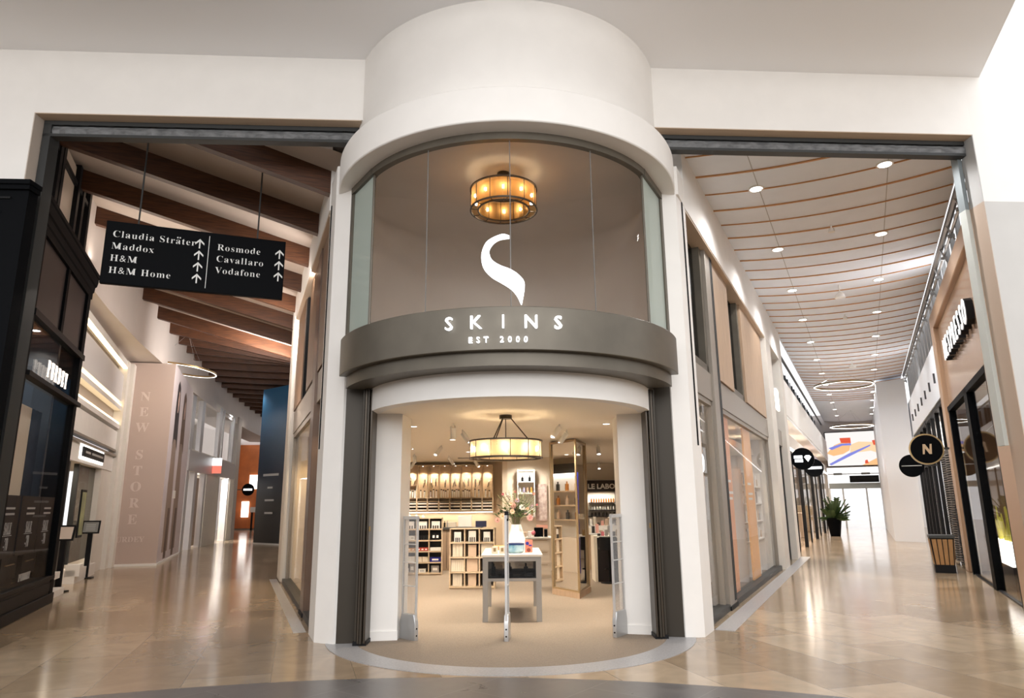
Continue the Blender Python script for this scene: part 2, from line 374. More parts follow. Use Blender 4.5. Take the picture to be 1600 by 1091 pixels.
struct('floor_drum_room', MB().prism([fr_pt(a, 2.06) for a in range(0, 360, 6)], 3.1, 3.18), DRM)
# sign band and lip
t = Thing('sign_band', 'curved bronze grey fascia band with lip carrying the lit letters over the entrance', 'fascia', (DC[0], 7.1, 3.04))
t.part('band', MB().shell(DC, 2.1, 2.3, 3.2, 3.68, -68.5, 71, 80), BRONZE, bev=.008)
t.part('lip', MB().shell(DC, 1.9, 2.21, 3.05, 3.2, -68.5, 71, 80), BRONZE)
def bend(mb, a0, r):
    def f(p):
        a = radians(a0)+p[0]/r; rr = r-p[1]
        return (DC[0]+rr*sin(a), DC[1]-rr*cos(a), p[2])
    return mb.moved(f)
def letters(lab, s, h, z, step, a0, **k):
    t = Thing('illuminated_lettering', lab, 'sign', (DC[0], 7.08, z))
    for i, ch in enumerate(s):
        if ch == ' ': continue
        mb = text(ch, h, .035, **k); x0 = (i-(len(s)-1)/2)*step
        mb.moved(lambda q: (q[0]+x0, q[1]-.035, q[2]+z)); t.part('letter', bend(mb, a0, 2.3), SIGNW, label='glowing white letter '+ch)
letters('glowing white SKINS lettering on the bronze sign band', 'SKINS', .145, 3.43, .292, -1.0, bold=.0)
letters('small glowing white EST 2000 lettering below the large letters', 'EST 2000', .062, 3.275, .083, -2.4, bold=.0)
# the big S swoosh standing on the band in front of the glass
def swoosh():
    L_ = [(795.9, 367.7), (783.8, 365.2), (762.6, 375.2), (754.1, 390.4), (752.6, 405.5), (757.2, 419.1), (768.7, 431.2), (783.8, 440.3), (797.4, 449.4), (806.5, 460), (812.5, 473)]
    R_ = [(795.9, 370.0), (781.5, 372.0), (771.5, 378.0), (765.3, 387.0), (765.0, 396.4), (769.3, 406), (781.2, 414.0), (797.5, 420.6), (811, 430.5), (818.6, 444.0), (814.0, 473.4)]
    def fine(P):                                    # Catmull-Rom through the outline points
        Q = [P[0]]+P+[P[-1]]; o = []
        for i in range(len(P)-1):
            a, b, c, d = Q[i:i+4]
            for t in (0, .25, .5, .75): o.append(tuple(.5*(2*b[k]+(c[k]-a[k])*t+(2*a[k]-5*b[k]+4*c[k]-d[k])*t*t+(3*b[k]-3*c[k]+d[k]-a[k])*t**3) for k in (0, 1)))
        return o+[P[-1]]
    L_, R_ = fine(L_), fine(R_)
    f = lambda p: (-.016+(p[0]-796)/139, 0, 3.735+(473-p[1])/134)
    n = len(L_); vs = []
    for d in (-.03, .03): vs += [(f(p)[0], d, f(p)[2]) for p in L_] + [(f(p)[0], d, f(p)[2]) for p in R_]
    fs = []
    for i in range(n-1):
        fs += [(i, i+1, n+i+1, n+i), (2*n+i, 3*n+i, 3*n+i+1, 2*n+i+1), (i, 2*n+i, 2*n+i+1, i+1), (n+i, n+i+1, 3*n+i+1, 3*n+i)]
    fs += [(0, n, 3*n, 2*n), (n-1, 3*n-1, 4*n-1, 2*n-1)]
    return MB().add(vs, fs)
mb = swoosh(); mb.moved(lambda q: (q[0], q[1]+7.215, q[2]))
o = solo('swoosh_sign', mb, SIGNW, 'large glowing white S shaped swoosh standing on the bronze band before the glass', 'sign')
# white header, side walls and jambs of the entrance
struct('wall_header', MB().shell(DC, 1.74, 1.9, 2.765, 3.12, -74, 76, 70), WHITE)
struct('ceiling_porch', MB().shell(DC, 1.86, 2.12, 3.06, 3.1, -70, 72, 50), BRONZE)
def wallseg(a, b, d, z0, z1): return bar2(a, b, d, z0, z1)
struct('trim_6', wallseg((-2.16, 8.76), (-1.90, 8.80), .06, 0, 3.1), JAMB); struct('trim_7', wallseg((2.085, 8.98), (1.87, 9.03), .06, 0, 3.1), JAMB)
struct('wall_entrance_left', MB().prism([(-1.80, 8.90), (-1.437, 8.951), (-1.40, 9.5), (-1.8, 9.5)], .0, 2.8), WHITE)
struct('wall_entrance_right', MB().prism([(1.72, 9.14), (1.397, 9.228), (1.42, 9.8), (1.75, 9.8)], .0, 2.8), WHITE)
struct('baseboard_left', bar2((-1.80, 8.89), (-1.43, 8.942), .02, 0, .11), WHITE); struct('baseboard_right', bar2((1.72, 9.13), (1.392, 9.219), .02, 0, .11), WHITE)
for lab, sx_, p in (('folded bronze door leaves stacked at the left of the shop entrance', 1, (-1.82, 8.72)), ('folded bronze door leaves stacked at the right of the shop entrance', -1, (1.775, 8.97))):
    t = Thing('folding_door', lab, 'door', (p[0], p[1], .03), group='folding doors of the entrance')
    for i in range(4):
        x = p[0]+sx_*(-.055+i*.036); d = (.10, .13, .16, .13)[i]
        dl_ = t.part('door_leaf', MB().box(x-.014, x+.014, p[1]-d, p[1]+.16, .03, 3.04), BRONZED if i % 2 else JAMB, bev=.004)
    t.part('foot_track', MB().box(p[0]-.08, p[0]+.08, p[1]-.12, p[1]+.14, .005, .05), BLACKP)
    t.part('handle', MB().cyl((p[0]+sx_*.075, p[1]-.12), .012, 1.3, 1.36, 8), BRASS, parent=dl_)
# black slot strips on the piers
for lab, a, b, k in (('thin black vertical light slot on the left pier of the drum', (-2.43, 8.88), (-2.66, 9.45), .70), ('thin black vertical light slot on the right pier of the drum', (2.324, 8.967), (2.567, 9.436), .6)):
    a, b = Vector(a), Vector(b); q = a+(b-a)*k; d = (b-a).normalized()*.022
    nn = Vector((-(b-a).y, (b-a).x)).normalized()*.012*(1 if q.x < 0 else -1)
    solo('light_slot', MB().prism([tuple(q-d), tuple(q+d), tuple(q+d+nn), tuple(q-d+nn)], 2.35, 5.85), BLACK, lab, 'slot', group='light slots on the piers')

# ------------------------------------------------------------------ chandeliers
def chandelier(name, lab, c, z0, z1, r, ri, zc, rods, pw, col):
    t = Thing(name, lab, 'chandelier', (c[0], c[1], z0))
    fr_ = MB()
    for rr in (r, ri):
        for z in (z0, z1): fr_.lathe([(rr-.009, z-.009), (rr+.009, z-.009), (rr+.009, z+.009), (rr-.009, z+.009)], (c[0], c[1], 0), 40, 0, closed=True)
    for k in range(12):
        a = 2*pi*k/12+.13; p = lambda q: (c[0]+q*sin(a), c[1]-q*cos(a))
        fr_.tube([(*p(r), z0), (*p(r), z1)], .006, 4); fr_.tube([(*p(r), z0), (*p(ri), z0)], .006, 4); fr_.tube([(*p(ri), z0), (*p(ri), z1)], .005, 4)
    rf_ = t.part('ring_frame', fr_, BRONZED)
    sh = MB()
    for rr, n in ((r-.012, 150), (ri+.012, 100)):
        for k in range(n):
            a = 2*pi*k/n; x, y = c[0]+rr*sin(a), c[1]-rr*cos(a); ww = pi*rr/n*.86
            dx, dy = cos(a)*ww, sin(a)*ww
            sh.add([(x-dx, y-dy, z0+.01), (x+dx, y+dy, z0+.01), (x+dx, y+dy, z1-.01), (x-dx, y-dy, z1-.01)], [(0, 1, 2, 3)])
    t.part('glass_rod_shade', sh, shademat('rod_'+name, col), stuff=True)
    st = MB().cyl((c[0], c[1]), .085, zc-.05, zc, 20)
    if rods:
        for a in (0, 2*pi/3, 4*pi/3): st.tube([(c[0]+.07*sin(a+pi/2), c[1]-.07*cos(a+pi/2), zc-.04), (c[0]+ri*.85*sin(a+pi/2), c[1]-ri*.85*cos(a+pi/2), z1)], .008, 5)
        st.tube([(c[0], c[1], zc-.04), (c[0], c[1], z1+.02)], .007, 5)
    else:
        st.cyl((c[0], c[1]), .03, z1, zc-.04, 10)
    for a in (0, pi/2, pi, 3*pi/2): st.tube([(c[0], c[1], z1), (c[0]+ri*sin(a), c[1]-ri*cos(a), z1)], .005, 4)
    t.part('ceiling_rose', st, BRONZED)
    rm = (r+ri)/2; n = 10; zb = z0+(z1-z0)*.55
    for k in range(n):
        a = 2*pi*k/n; x, y = c[0]+rm*sin(a), c[1]-rm*cos(a)
        t.part('bulb', MB().ball((x, y, zb), .022, 8, sz=1.4), EMW, parent=rf_)
        lamp('bulb_light', 'POINT', (x, y, zb), pw, (1, .72, .40), size=.03)
    return t
chandelier('ring_chandelier', 'drum shaped amber glass rod chandelier hanging behind the upper curved window', (-.09, 8.30), 5.32, 5.60, .43, .33, 5.84, False, 1.7, (.85, .52, .20))
chandelier('ring_chandelier', 'drum shaped amber glass rod chandelier hanging inside the shop entrance', (-.095, 9.2), 2.20, 2.42, .48, .38, 2.77, True, 3.0, (1, .86, .64))

# ------------------------------------------------------------------ right arcade (frame R: x across, y along)
def ceil_z(n): return 6.66+.034*n*n
def s0(n): return 10.15+.5805*n                  # back of the hall wall
g = MB(); ns = [-2.0+.2*i for i in range(20)]+[1.87]; k = 2*len(ns)
for z_ in (None, 7.4):
    for n_ in ns: g.v += [(n_, s0(n_), z_ or ceil_z(n_)), (n_, 50.5, z_ or ceil_z(n_))]
for i in range(len(ns)-1): g.f += [(2*i, 2*i+1, 2*i+3, 2*i+2), (k+2*i, k+2*i+2, k+2*i+3, k+2*i+1), (2*i, 2*i+2, k+2*i+2, k+2*i)]; g.mi += [0]*3
struct('ceiling_right_arcade', g, CEILR, R)
g = MB()
for n_ in (-1.05, .85): g.box(n_-.006, n_+.006, s0(n_)+.05, 50.4, ceil_z(n_)-.003, ceil_z(n_)+.01)
struct('trim_8', g, mat('board_joint', (.42, .41, .40), .7), R)
for i in range(40):
    s_ = 9.85+.745*i
    if s_ > 40: break
    wd = .035 if i % 2 else .016
    ne = min(1.85, (s_-10.3)/.5805)
    if ne < -1.8: continue
    mb = MB(); m_ = [-1.95+(ne+1.95)*j/20 for j in range(21)]
    for n_ in m_: z = ceil_z(n_); mb.v += [(n_, s_-wd/2, z+.01), (n_, s_+wd/2, z+.01), (n_, s_+wd/2, z-.02), (n_, s_-wd/2, z-.02)]
    for j in range(20):
        for q in range(4): mb.f.append((4*j+q, 4*j+(q+1) % 4, 4*j+4+(q+1) % 4, 4*j+4+q)); mb.mi.append(0)
    solo('ceiling_slat', mb, ORANGEW, ('broad' if i % 2 else 'thin')+' orange wooden strip curving across the right ceiling, number %d counted from the portal' % (i+1), 'ceiling strip', R, group='orange strips of the right ceiling')
DL = []
for i in range(12):
    for n_, side in ((-1.09, 'left'), (.80, 'right')):
        s_ = 11.3+3.16*i; z = ceil_z(n_)
        t = Thing('downlight', 'round bright recessed downlight, %s in the %s row of the right ceiling' % (ORD[i], side), 'ceiling light', (n_, s_, z-.02), R, group='downlights of the right ceiling')
        t.part('lens', MB().cyl((n_, s_), .105, z-.018, z-.012, 24), EMW)
        t.part('rim', MB().lathe([(.10, z-.02), (.125, z-.02), (.13, z+.01), (.10, z+.01)], (n_, s_, 0), 24, closed=True), PAPER)
        if i < 11: lamp('downlight_light', 'SPOT', (n_, s_, z-.04), 190 if i < 4 else 90, (1, .985, .98), R, .1, spot=150, blend=.8, target=(n_, s_, 0))
# things hanging from the right ceiling
for i, (n_, s_, k) in enumerate(((-.05, 13.5, 0), (-.05, 17.6, 1), (.0, 20.6, 0), (.05, 27.5, 1))):
    z = ceil_z(n_)
    if k:
        t = Thing('ceiling_antenna', 'small white dome antenna hanging from the right ceiling, %s one' % ('nearer' if i == 1 else 'farther'), 'antenna', (n_, s_, z-.35), R, group='antennas')
        t.part('stem', MB().cyl((n_, s_), .012, z-.2, z, 8), PAPER); t.part('dome', MB().lathe([(.001, z-.34), (.12, z-.32), (.10, z-.24), (.03, z-.18), (.001, z-.17)], (n_, s_, 0), 16), PAPER)
    else:
        t = Thing('smoke_detector', 'little white smoke detector under the right ceiling, %s one' % ('nearer' if i == 0 else 'farther'), 'detector', (n_, s_, z-.14), R, group='detectors')
        t.part('stem', MB().cyl((n_, s_), .015, z-.08, z, 8), PAPER); t.part('head', MB().cyl((n_, s_), .06, z-.14, z-.07, 14, .045), PAPER)
def ring_lamp(lab, c, z, r, fr, ztop, tilt=0., glow=True, th=.03):
    t = Thing('ring_pendant', lab, 'pendant lamp', (c[0], c[1], z), fr, local=True)
    mb = MB().lathe([(r-th, -.02), (r+th, -.02), (r+th, .04), (r-th, .04)], (0, 0, 0), 60, closed=True)
    mb.moved(lambda q: (q[0], q[1], q[2]+q[0]*tilt)); t.part('ring', mb, BRASS)
    mb = MB().lathe([(r-th*.8, -.026), (r+th*.8, -.026), (r+th*.8, -.019), (r-th*.8, -.019)], (0, 0, 0), 60, closed=True)
    mb.moved(lambda q: (q[0], q[1], q[2]+q[0]*tilt)); t.part('light_strip', mb, EMW if glow else EMSOFT)
    mb = MB()
    for k in range(3):
        a = 2*pi*k/3+.4; mb.tube([(r*sin(a), r*cos(a), r*sin(a)*tilt), (.02*sin(a), .02*cos(a), ztop-z)], .004, 4)
    t.part('suspension_wire', mb, STEEL)
ring_lamp('large thin brass ring pendant under the right ceiling', (-.35, 30.4), 6.15, 1.08, R, 6.7, glow=False)
ring_lamp('bright white ring pendant far down the right arcade before the screen', (-.33, 43.5), 5.75, 1.08, R, 6.7, th=.06)

# the shop's right side facade
struct('wall_right_facade_top', MB().box(-2.45, -1.93, 9.55, 22.75, 5.83, 6.8), WHITE, R)
struct('trim_9', MB().box(-2.4, -1.94, 9.6, 18.6, 5.80, 5.83), TAN, R)
struct('wall_right_pier_near', MB().box(-2.45, -1.93, 18.6, 19.65, 0, 5.83), CREAM, R)
struct('wall_right_pier_far', MB().box(-2.45, -1.93, 21.9, 22.75, 0, 5.83), CREAM, R)
t = Thing('window_bay', 'wide glazed side bay of the shop on the right arcade with two oak panels above', 'shop window', (-2.15, 14, 0), R)
t.part('post', MB().box(-2.28, -2.02, 11.35, 11.95, 0, 5.8), TAUPE, bev=.006)
gr = MB()
for q in (11.76, 11.83, 11.90): gr.box(-2.03, -2.012, q, q+.03, .1, 5.8)
t.part('groove', gr, DARKM, label='dark vertical grooves')
t.part('post_foot', MB().box(-2.3, -2.0, 11.33, 11.97, 0, .06), BLACKP)
t.part('fascia', cat_mb(MB().box(-2.25, -2.06, 9.62, 11.35, 3.2, 3.65), MB().box(-2.25, -2.06, 11.95, 18.6, 3.2, 3.65)), TAUPE)
t.part('sill', cat_mb(MB().box(-2.2, -2.02, 9.65, 11.35, 0, .09), MB().box(-2.2, -2.02, 11.95, 18.6, 0, .09)), DARKM)
fm = MB()
for a, b in ((9.62, 11.35), (11.95, 18.6)):
    fm.box(-2.16, -2.08, a, a+.07, .09, 3.2); fm.box(-2.16, -2.08, b-.07, b, .09, 3.2); fm.box(-2.16, -2.08, a, b, 3.12, 3.2)
t.part('window_frame', fm, TAUPE)
t.part('pane', MB().box(-2.125, -2.115, 9.69, 11.3, .09, 3.12), GLASS); t.part('pane', MB().box(-2.125, -2.115, 12.02, 18.53, .09, 3.12), GLASS)
t.part('wood_panel', MB().box(-2.13, -2.03, 11.98, 13.5, 3.66, 5.8), OAK, label='near oak wood panel'); t.part('wood_panel', MB().box(-2.13, -2.03, 15.1, 18.35, 3.66, 5.8), OAK, label='far oak wood panel')
for a, b in ((9.62, 11.33), (13.52, 15.08)):
    fm = MB(); fm.box(-2.24, -2.08, a, a+.1, 3.65, 5.8); fm.box(-2.24, -2.08, b-.16, b, 3.65, 5.8); fm.box(-2.24, -2.08, a, b, 3.65, 3.78)
    t.part('upper_frame', fm, BRONZE)
t.part('upper_pane', MB().box(-2.2, -2.19, 9.7, 11.2, 3.75, 5.8), GLASSD); t.part('upper_pane', MB().box(-2.2, -2.19, 13.6, 14.95, 3.75, 5.8), GLASSD)
struct('wall_right_side_upper', MB().box(-2.9, -2.8, 10.5, 18.6, 3.2, 5.83), mat('warm_grey_tiles', (.42, .40, .37), .4), R)
# display behind the lower glass
struct('wall_right_display', MB().box(-3.15, -3.05, 10.3, 19.0, 0, 3.2), CREAM, R)
struct('wall_right_display_end', MB().box(-3.1, -2.2, 18.45, 18.6, 0, 3.2), CREAM, R)
struct('ceiling_right_display', MB().box(-3.1, -2.15, 9.7, 18.6, 3.14, 3.2), CREAM, R)
for q in (10.6, 13, 15, 17.2): lamp('display_light', 'SPOT', (-2.5, q, 3.1), 150, (1, .82, .62), R, .08, spot=120, target=(-2.8, q, 0))
COPPER = mat('copper_print', (.72, .30, .12), .45); AMBERP = mat('amber_print', (.86, .42, .12), .45)
for lab, a, b, m_ in (('tall copper coloured printed banner behind the right bay glass, nearest the grooved post', 12.4, 13.13, COPPER), ('tall amber printed banner in the middle of the right bay window', 14.85, 15.85, AMBERP)):
    t = Thing('window_banner', lab, 'banner', (-2.16, (a+b)/2, .1), R)
    t.part('panel', MB().box(-2.18, -2.145, a, b, .1, 3.1), m_)
    ln = MB()
    for k, z in enumerate((1.95, 1.75, 1.65)): ln.box(-2.146, -2.142, a+.12, a+.12+(.45, .6, .5)[k], z, z+.045)
    t.part('printed_line', ln, LETTER)
for i, s_ in enumerate((15.9, 17.75)):
    lab = ('low', 'tall')[i]+' white display shelf with cartons behind the right bay glass, '+('between the two banners', 'beyond the amber banner')[i]
    t = Thing('display_shelf', lab, 'shelf', (-2.45, s_, 0), R)
    for z in (.75, 1.15, 1.55, 1.95): t.part('board', MB().box(-2.6, -2.32, s_-.5, s_+.5, z, z+.03), PAPER)
    t.part('side_panel', MB().box(-2.6, -2.32, s_-.53, s_-.5, .0, 2.3), PAPER); t.part('side_panel', MB().box(-2.6, -2.32, s_+.5, s_+.53, .0, 2.3), PAPER)
    for zi, z in enumerate((.78, 1.18, 1.58, 1.98)):
        for k in range(4):
            h = .16+.05*((k*7+zi*3) % 3); y = s_-.4+.25*k
            solo('product_carton', MB().box(-2.5, -2.38, y, y+.15, z+.001, z+.001+h), (PAPER, KRAFT, mat('grey_carton', (.33, .31, .3), .6))[(k+zi+i) % 3], '%s carton on the %s board of the %s display shelf in the right bay' % (ORD[k], ORD[zi], ('low', 'tall')[i]), 'box', R, group='cartons in the right bay')
o_ = Thing('round_logo_sign', 'white round letter O on the inside of the narrow glass beside the right pier', 'sign', (-2.16, 10.65, 2.05), R)
o_.part('letter', place(text('O', .26, .02, bold=.01), (-2.16, 10.65, 2.06), '+x'), SIGNW)
# second bay beyond the near pier
t = Thing('window_bay', 'narrow dark bay between the two cream piers of the right arcade', 'shop window', (-2.2, 20.75, 0), R)
t.part('fascia', MB().box(-2.3, -2.06, 19.65, 21.9, 3.2, 3.65), TAUPE)
t.part('wood_panel', MB().box(-2.2, -2.06, 19.65, 20.6, 3.66, 5.8), OAK)
t.part('window_frame', cat_mb(MB().box(-2.2, -2.1, 19.65, 19.78, 0, 3.2), MB().box(-2.2, -2.1, 21.77, 21.9, 0, 3.2)), DARKM)
t.part('pane', MB().box(-2.17, -2.16, 19.78, 21.77, 0, 3.2), GLASSD); t.part('pane', MB().box(-2.17, -2.16, 20.6, 21.9, 3.66, 5.8), GLASSD)
t.part('lit_sign', MB().box(-2.05, -2.0, 20.9, 21.5, 4.2, 4.8), EMSOFT)
struct('wall_right_bay_back', MB().box(-3.0, -2.9, 19.4, 22.2, 0, 5.8), mat('dim_wall', (.2, .18, .17), .6), R)

# shops further along the left of the right arcade
struct('wall_right_far_fascia', MB().box(-2.5, -1.98, 22.75, 50, 4.3, 5.45), WHITE, R)
struct('wall_right_far_upper', MB().box(-2.75, -2.6, 22.75, 50, 5.4, 6.9), mat('blue_grey_glazing', (.24, .27, .30), .25, noise=.2, nscale=2), R)
for i in range(26):
    s_ = 23.2+i*1.02
    solo('glazing_mullion', MB().box(-2.595, -2.48, s_, s_+.09, 5.46, 6.75), DARKM if i % 3 else STEEL, 'mullion of the left clerestory, right arcade, number %d from the far cream pier' % (i+1), 'mullion', R, group='clerestory mullions on the left of the right arcade')
solo('conduit_rail', MB().tube([(-2.2, 22.8, 6.62), (-2.2, 50, 6.62)], .05, 8), DARKM, 'long dark pipe rail under the edge of the right ceiling above the white fascia', 'pipe', R)
struct('wall_right_far_shops', MB().box(-3.9, -3.8, 22.75, 50, 0, 4.3), mat('dim_shop', (.42, .34, .27), .6), R)
struct('ceiling_right_far_shops', MB().box(-3.9, -2.0, 22.75, 50, 4.2, 4.3), GREYW, R)
for i, (a, b) in enumerate(((22.8, 27.5), (27.9, 33.6), (34.0, 40.0), (40.4, 46.5))):
    t = Thing('shopfront', '%s dark framed shopfront past the far cream pier of the right arcade' % ORD[i], 'shopfront', (-2.1, (a+b)/2, 0), R, group='far left shopfronts')
    t.part('fascia', MB().box(-2.3, -2.05, a, b, 3.35, 3.75), (mat('pale_fascia', (.6, .54, .48), .5), PAPER, mat('lilac_fascia', (.55, .48, .52), .5), PAPER)[i])
    t.part('light_strip', MB().box(-2.04, -2.0, a, b, 3.22, 3.3), EMSOFT)
    for k, q in enumerate((a, a+(b-a)*.55)): t.part('post', MB().box(-2.18, -2.12 if k else -2.06, q, q+(.16 if k == 0 else .1), 0, 3.35), BLACKP)
    t.part('pane', MB().box(-2.16, -2.15, a+.3, b-.15, .1, 3.3), GLASS)
    lamp('shop_light', 'AREA', (-3, (a+b)/2, 3.9), 150, (1, .86, .72), R, 1.2, 2.5)
    solo('display_block', MB().box(-3.5, -2.7, a+1.2, a+2.6, 0, 1.1+.3*(i % 2)), (OAKS, PAPER, KRAFT, OAKS)[i], 'pale display block inside the %s far shopfront' % ORD[i], 'display', R, bev=.02)
def disc_sign(lab, p, r, txt, rim=None, wall=-2.0, mk='text'):
    t = Thing('hanging_sign', lab, 'sign', p, R, local=True)
    mb = MB().lathe([(.001, -.05), (r, -.05), (r, .05), (.001, .05)], (0, 0, 0), 40); mb.moved(lambda q: (q[0], q[2], q[1]))
    t.part('disc', mb, BLACK)
    if rim:
        mb = MB().lathe([(r-.02, -.056), (r+.012, -.056), (r+.012, .056), (r-.02, .056)], (0, 0, 0), 40, closed=True); mb.moved(lambda q: (q[0], q[2], q[1])); t.part('rim', mb, rim)
    t.part('bracket', MB().box(min(0, wall-p[0]), max(0, wall-p[0]), .05, .09, -.02, .03), DARKM)
    if mk == 'text':                                 # the word is too small in the photo to read: one pale line
        t.part('word_line', MB().box(-.8*r, .8*r, -.06, -.05, -r*txt, r*txt), SIGNW if txt > .05 else LETTERG)
    return t
t = disc_sign('black round hanging sign with white logo and diamond, left side of right arcade', (-1.62, 22.95, 2.88), .33, .1, mk='none')
t.part('word_line', MB().box(-.24, .0, -.06, -.05, .01, .10), SIGNW); t.part('word_line', MB().box(-.22, .01, -.06, -.05, -.10, -.015), SIGNW)
t.part('diamond', MB().extr([(.05, .05), (.1, .1), (.2, .1), (.25, .05), (.15, -.09)], 'y', -.066, -.056), SIGNW)
disc_sign('black round hanging sign with one white word, left side of right arcade', (-1.62, 28.0, 2.82), .33, .13)
# planter
t = Thing('potted_palm', 'bushy green plant in a tall tapered black pot in the right arcade', 'potted plant', (-1.5, 36.9, 0), R, local=True)
t.part('pot', MB().lathe([(.001, 0), (.22, 0), (.34, .85), (.29, .85), (.28, .78), (.001, .78)], (0, 0, 0), 20), BLACK)
st = MB(); fo = MB()
for k in range(46):
    a = random.uniform(0, 2*pi); l_ = random.uniform(.5, 1.15); e = random.uniform(.25, 1.35)
    d = Vector((cos(a)*cos(e), sin(a)*cos(e), sin(e))); p0 = Vector((random.uniform(-.1, .1), random.uniform(-.1, .1), .78))
    pts = [p0+d*l_*q-Vector((0, 0, .35*q*q*l_*(1.2-sin(e)))) for q in (0, .25, .5, .75, 1)]
    st.tube([tuple(p) for p in pts], .008, 4)
    for q in range(9):
        u = .25+.75*q/8; i_ = min(3, int(u*4)); p = pts[i_].lerp(pts[i_+1], u*4-i_)
        for sgn in (-1, 1):
            sd = Vector((-sin(a), cos(a), 0))*sgn*.16+d*.1+Vector((0, 0, -.03)); wv = Vector((0, 0, .022))+d*.012
            fo.add([tuple(p-wv), tuple(p+sd*.5-wv*1.3), tuple(p+sd), tuple(p+sd*.5+wv*1.3), tuple(p+wv)], [(0, 1, 2, 3, 4)])
t.part('stem', st, mat('stem_green', (.12, .14, .05), .6)); t.part('foliage', fo, mat('palm_green', (.05, .10, .025), .5, noise=.4, nscale=3), stuff=True)
# far end of the right arcade
EY = 50.0
struct('wall_right_end_top', MB().box(-4, 4, EY, EY+.3, 3.75, 7.2), mat('end_wall', (.55, .50, .48), .6), R)
struct('wall_right_end_side', MB().box(1.25, 4, EY, EY+.3, 0, 3.8), WHITE, R)
struct('wall_right_end_left', MB().box(-4.0, -2.15, EY, EY+.3, 0, 3.8), WHITE, R)
t = Thing('advert_screen', 'large bright screen with orange blue and white abstract picture over the far exit doors', 'screen', (-.4, EY-.1, 3.85), R)
def emat(n_, c, e=1.15): return mat(n_, (.02, .02, .02), .4, emit=e*.58, ecol=c)
x0, x1, z0, z1 = -2.02, 1.2, 3.85, 6.0; sw = x1-x0; sh_ = z1-z0; ye = EY-.13
t.part('housing', MB().box(x0-.05, x1+.05, EY-.12, EY, z0-.05, z1+.05), BLACKP)
P_ = lambda *uv: [(x0+u*sw, z0+v*sh_) for u, v in uv]
t.part('picture', MB().box(x0, x1, ye+.005, EY-.11, z0, z1), emat('screen_white', (1, .93, .9)))
pic = MB()
pic.extr(P_((.0, .38), (.15, .62), (.32, .72), (.45, .62), (.42, .45), (.3, .35), (.12, .3)), 'y', ye+.001, ye+.006, 0)
pic.extr(P_((.45, .62), (.6, .7), (1, .66), (1, .3), (.8, .42), (.55, .38), (.42, .3)), 'y', ye, ye+.006, 1)
pic.extr(P_((.62, .0), (1, .28), (1, 0)), 'y', ye+.001, ye+.006, 0)
pic.extr(P_((.26, .83), (.46, .83), (.46, .66), (.28, .68)), 'y', ye-.002, ye+.006, 2)
pic.extr(P_((.04, .54), (.28, .66), (.46, .66), (.46, .60), (.3, .6), (.1, .48)), 'y', ye-.004, ye+.006, 3)
pic.extr(P_((.02, .06), (.4, .36), (.8, .6), (.8, .56), (.42, .28), (.06, .02)), 'y', ye-.004, ye+.006, 3)
pic.extr(P_((.84, .72), (.93, .74), (.93, .6), (.86, .58)), 'y', ye-.004, ye+.006, 2)
pic.extr(P_((.68, .14), (.72, .16), (.74, .05), (.67, .05)), 'y', ye-.004, ye+.006, 2)
t.part('shape', pic, [emat('screen_peach', (1, .55, .25)), emat('screen_orange', (1, .70, .42)), emat('screen_red', (.8, .10, .04)), emat('screen_blue', (.22, .25, .75))])
t = Thing('exit_door', 'far glazed exit doors of the right arcade with steel frames full of daylight', 'door', (-.5, EY, 0), R)
fm = MB()
for q in (-2.1, -1.32, .04, 1.2): fm.box(q-.05, q+.05, EY, EY+.12, 0, 2.45)
fm.box(-2.1, 1.25, EY, EY+.12, 2.4, 2.75); fm.box(-2.1, 1.25, EY, EY+.12, 3.3, 3.36)
t.part('door_frame', fm, STEEL)
t.part('air_curtain', MB().box(-.85, .82, EY-.35, EY, 2.78, 3.2), BLACKP); t.part('pane', MB().box(-2.1, 1.2, EY+.05, EY+.06, 0, 3.75), GLASS)
t.part('lintel_panel', MB().box(-2.1, 1.25, EY-.06, EY-.01, 2.42, 2.74), mat('pale_green_glass', (.5, .56, .55), .2))
for i, q in enumerate((-1.5, .1)): solo('exit_sign_board', MB().box(q-.25, q+.25, EY-.6, EY-.56, 3.25, 3.38), mat('dim_board', (.2, .21, .2), .5), ('left', 'right')[i]+' small grey board hanging above the far exit doors', 'sign', R)

# right side of the right arcade: white hoarding block, white fascia, dark shopfronts
struct('wall_right_far_block', MB().prism([(.85, 33.0), (1.9, 32.3), (1.9, EY), (.85, EY)], 0, 6.55), mat('cool_white_board', (.76, .80, .86), .6), R)
struct('wall_right_fascia', MB().box(1.95, 2.3, 20.0, 33, 4.17, 5.55), mat('cool_white_board', (.76, .80, .86), .6), R)
lt = Thing('wall_lettering', 'row of seven small dark raised letters on the white fascia beyond the copper shopfront', 'sign', (1.9, 26, 4.7), R)
for k in range(7): lt.part('letter', MB().box(1.905, 1.95, 21.0+k*1.62, 21.06+k*1.62, 4.62, 4.88), mat('charcoal', (.06, .06, .065), .5))
for a, b, n_ in ((20.2, 26.2, 'nearer'), (26.4, 32.4, 'farther')):
    t = Thing('shopfront', n_+' black framed shopfront under the white fascia with seven letters', 'shopfront', (2.1, (a+b)/2, 0), R)
    k = 4
    for i in range(k+1):
        q = a+(b-a-.14)*i/k; t.part('post', MB().box(2.0, 2.1, q, q+.1, 0, 4.17), BLACKP)
    t.part('transom', cat_mb(MB().box(1.98, 2.1, a, b, 2.75, 2.88), MB().box(1.98, 2.1, a, b, 4.05, 4.17)), BLACKP)
    t.part('pane', MB().box(2.05, 2.06, a, b, 0, 4.1), GLASS)
    t.part('light_panel', MB().box(2.3, 2.34, a+3.0, b-.6, 3.0, 4.0), EMSOFT)
    lamp('shop_light', 'AREA', (3.0, (a+b)/2, 3.8), 70, (1, .95, .92), R, 1.0, 3)
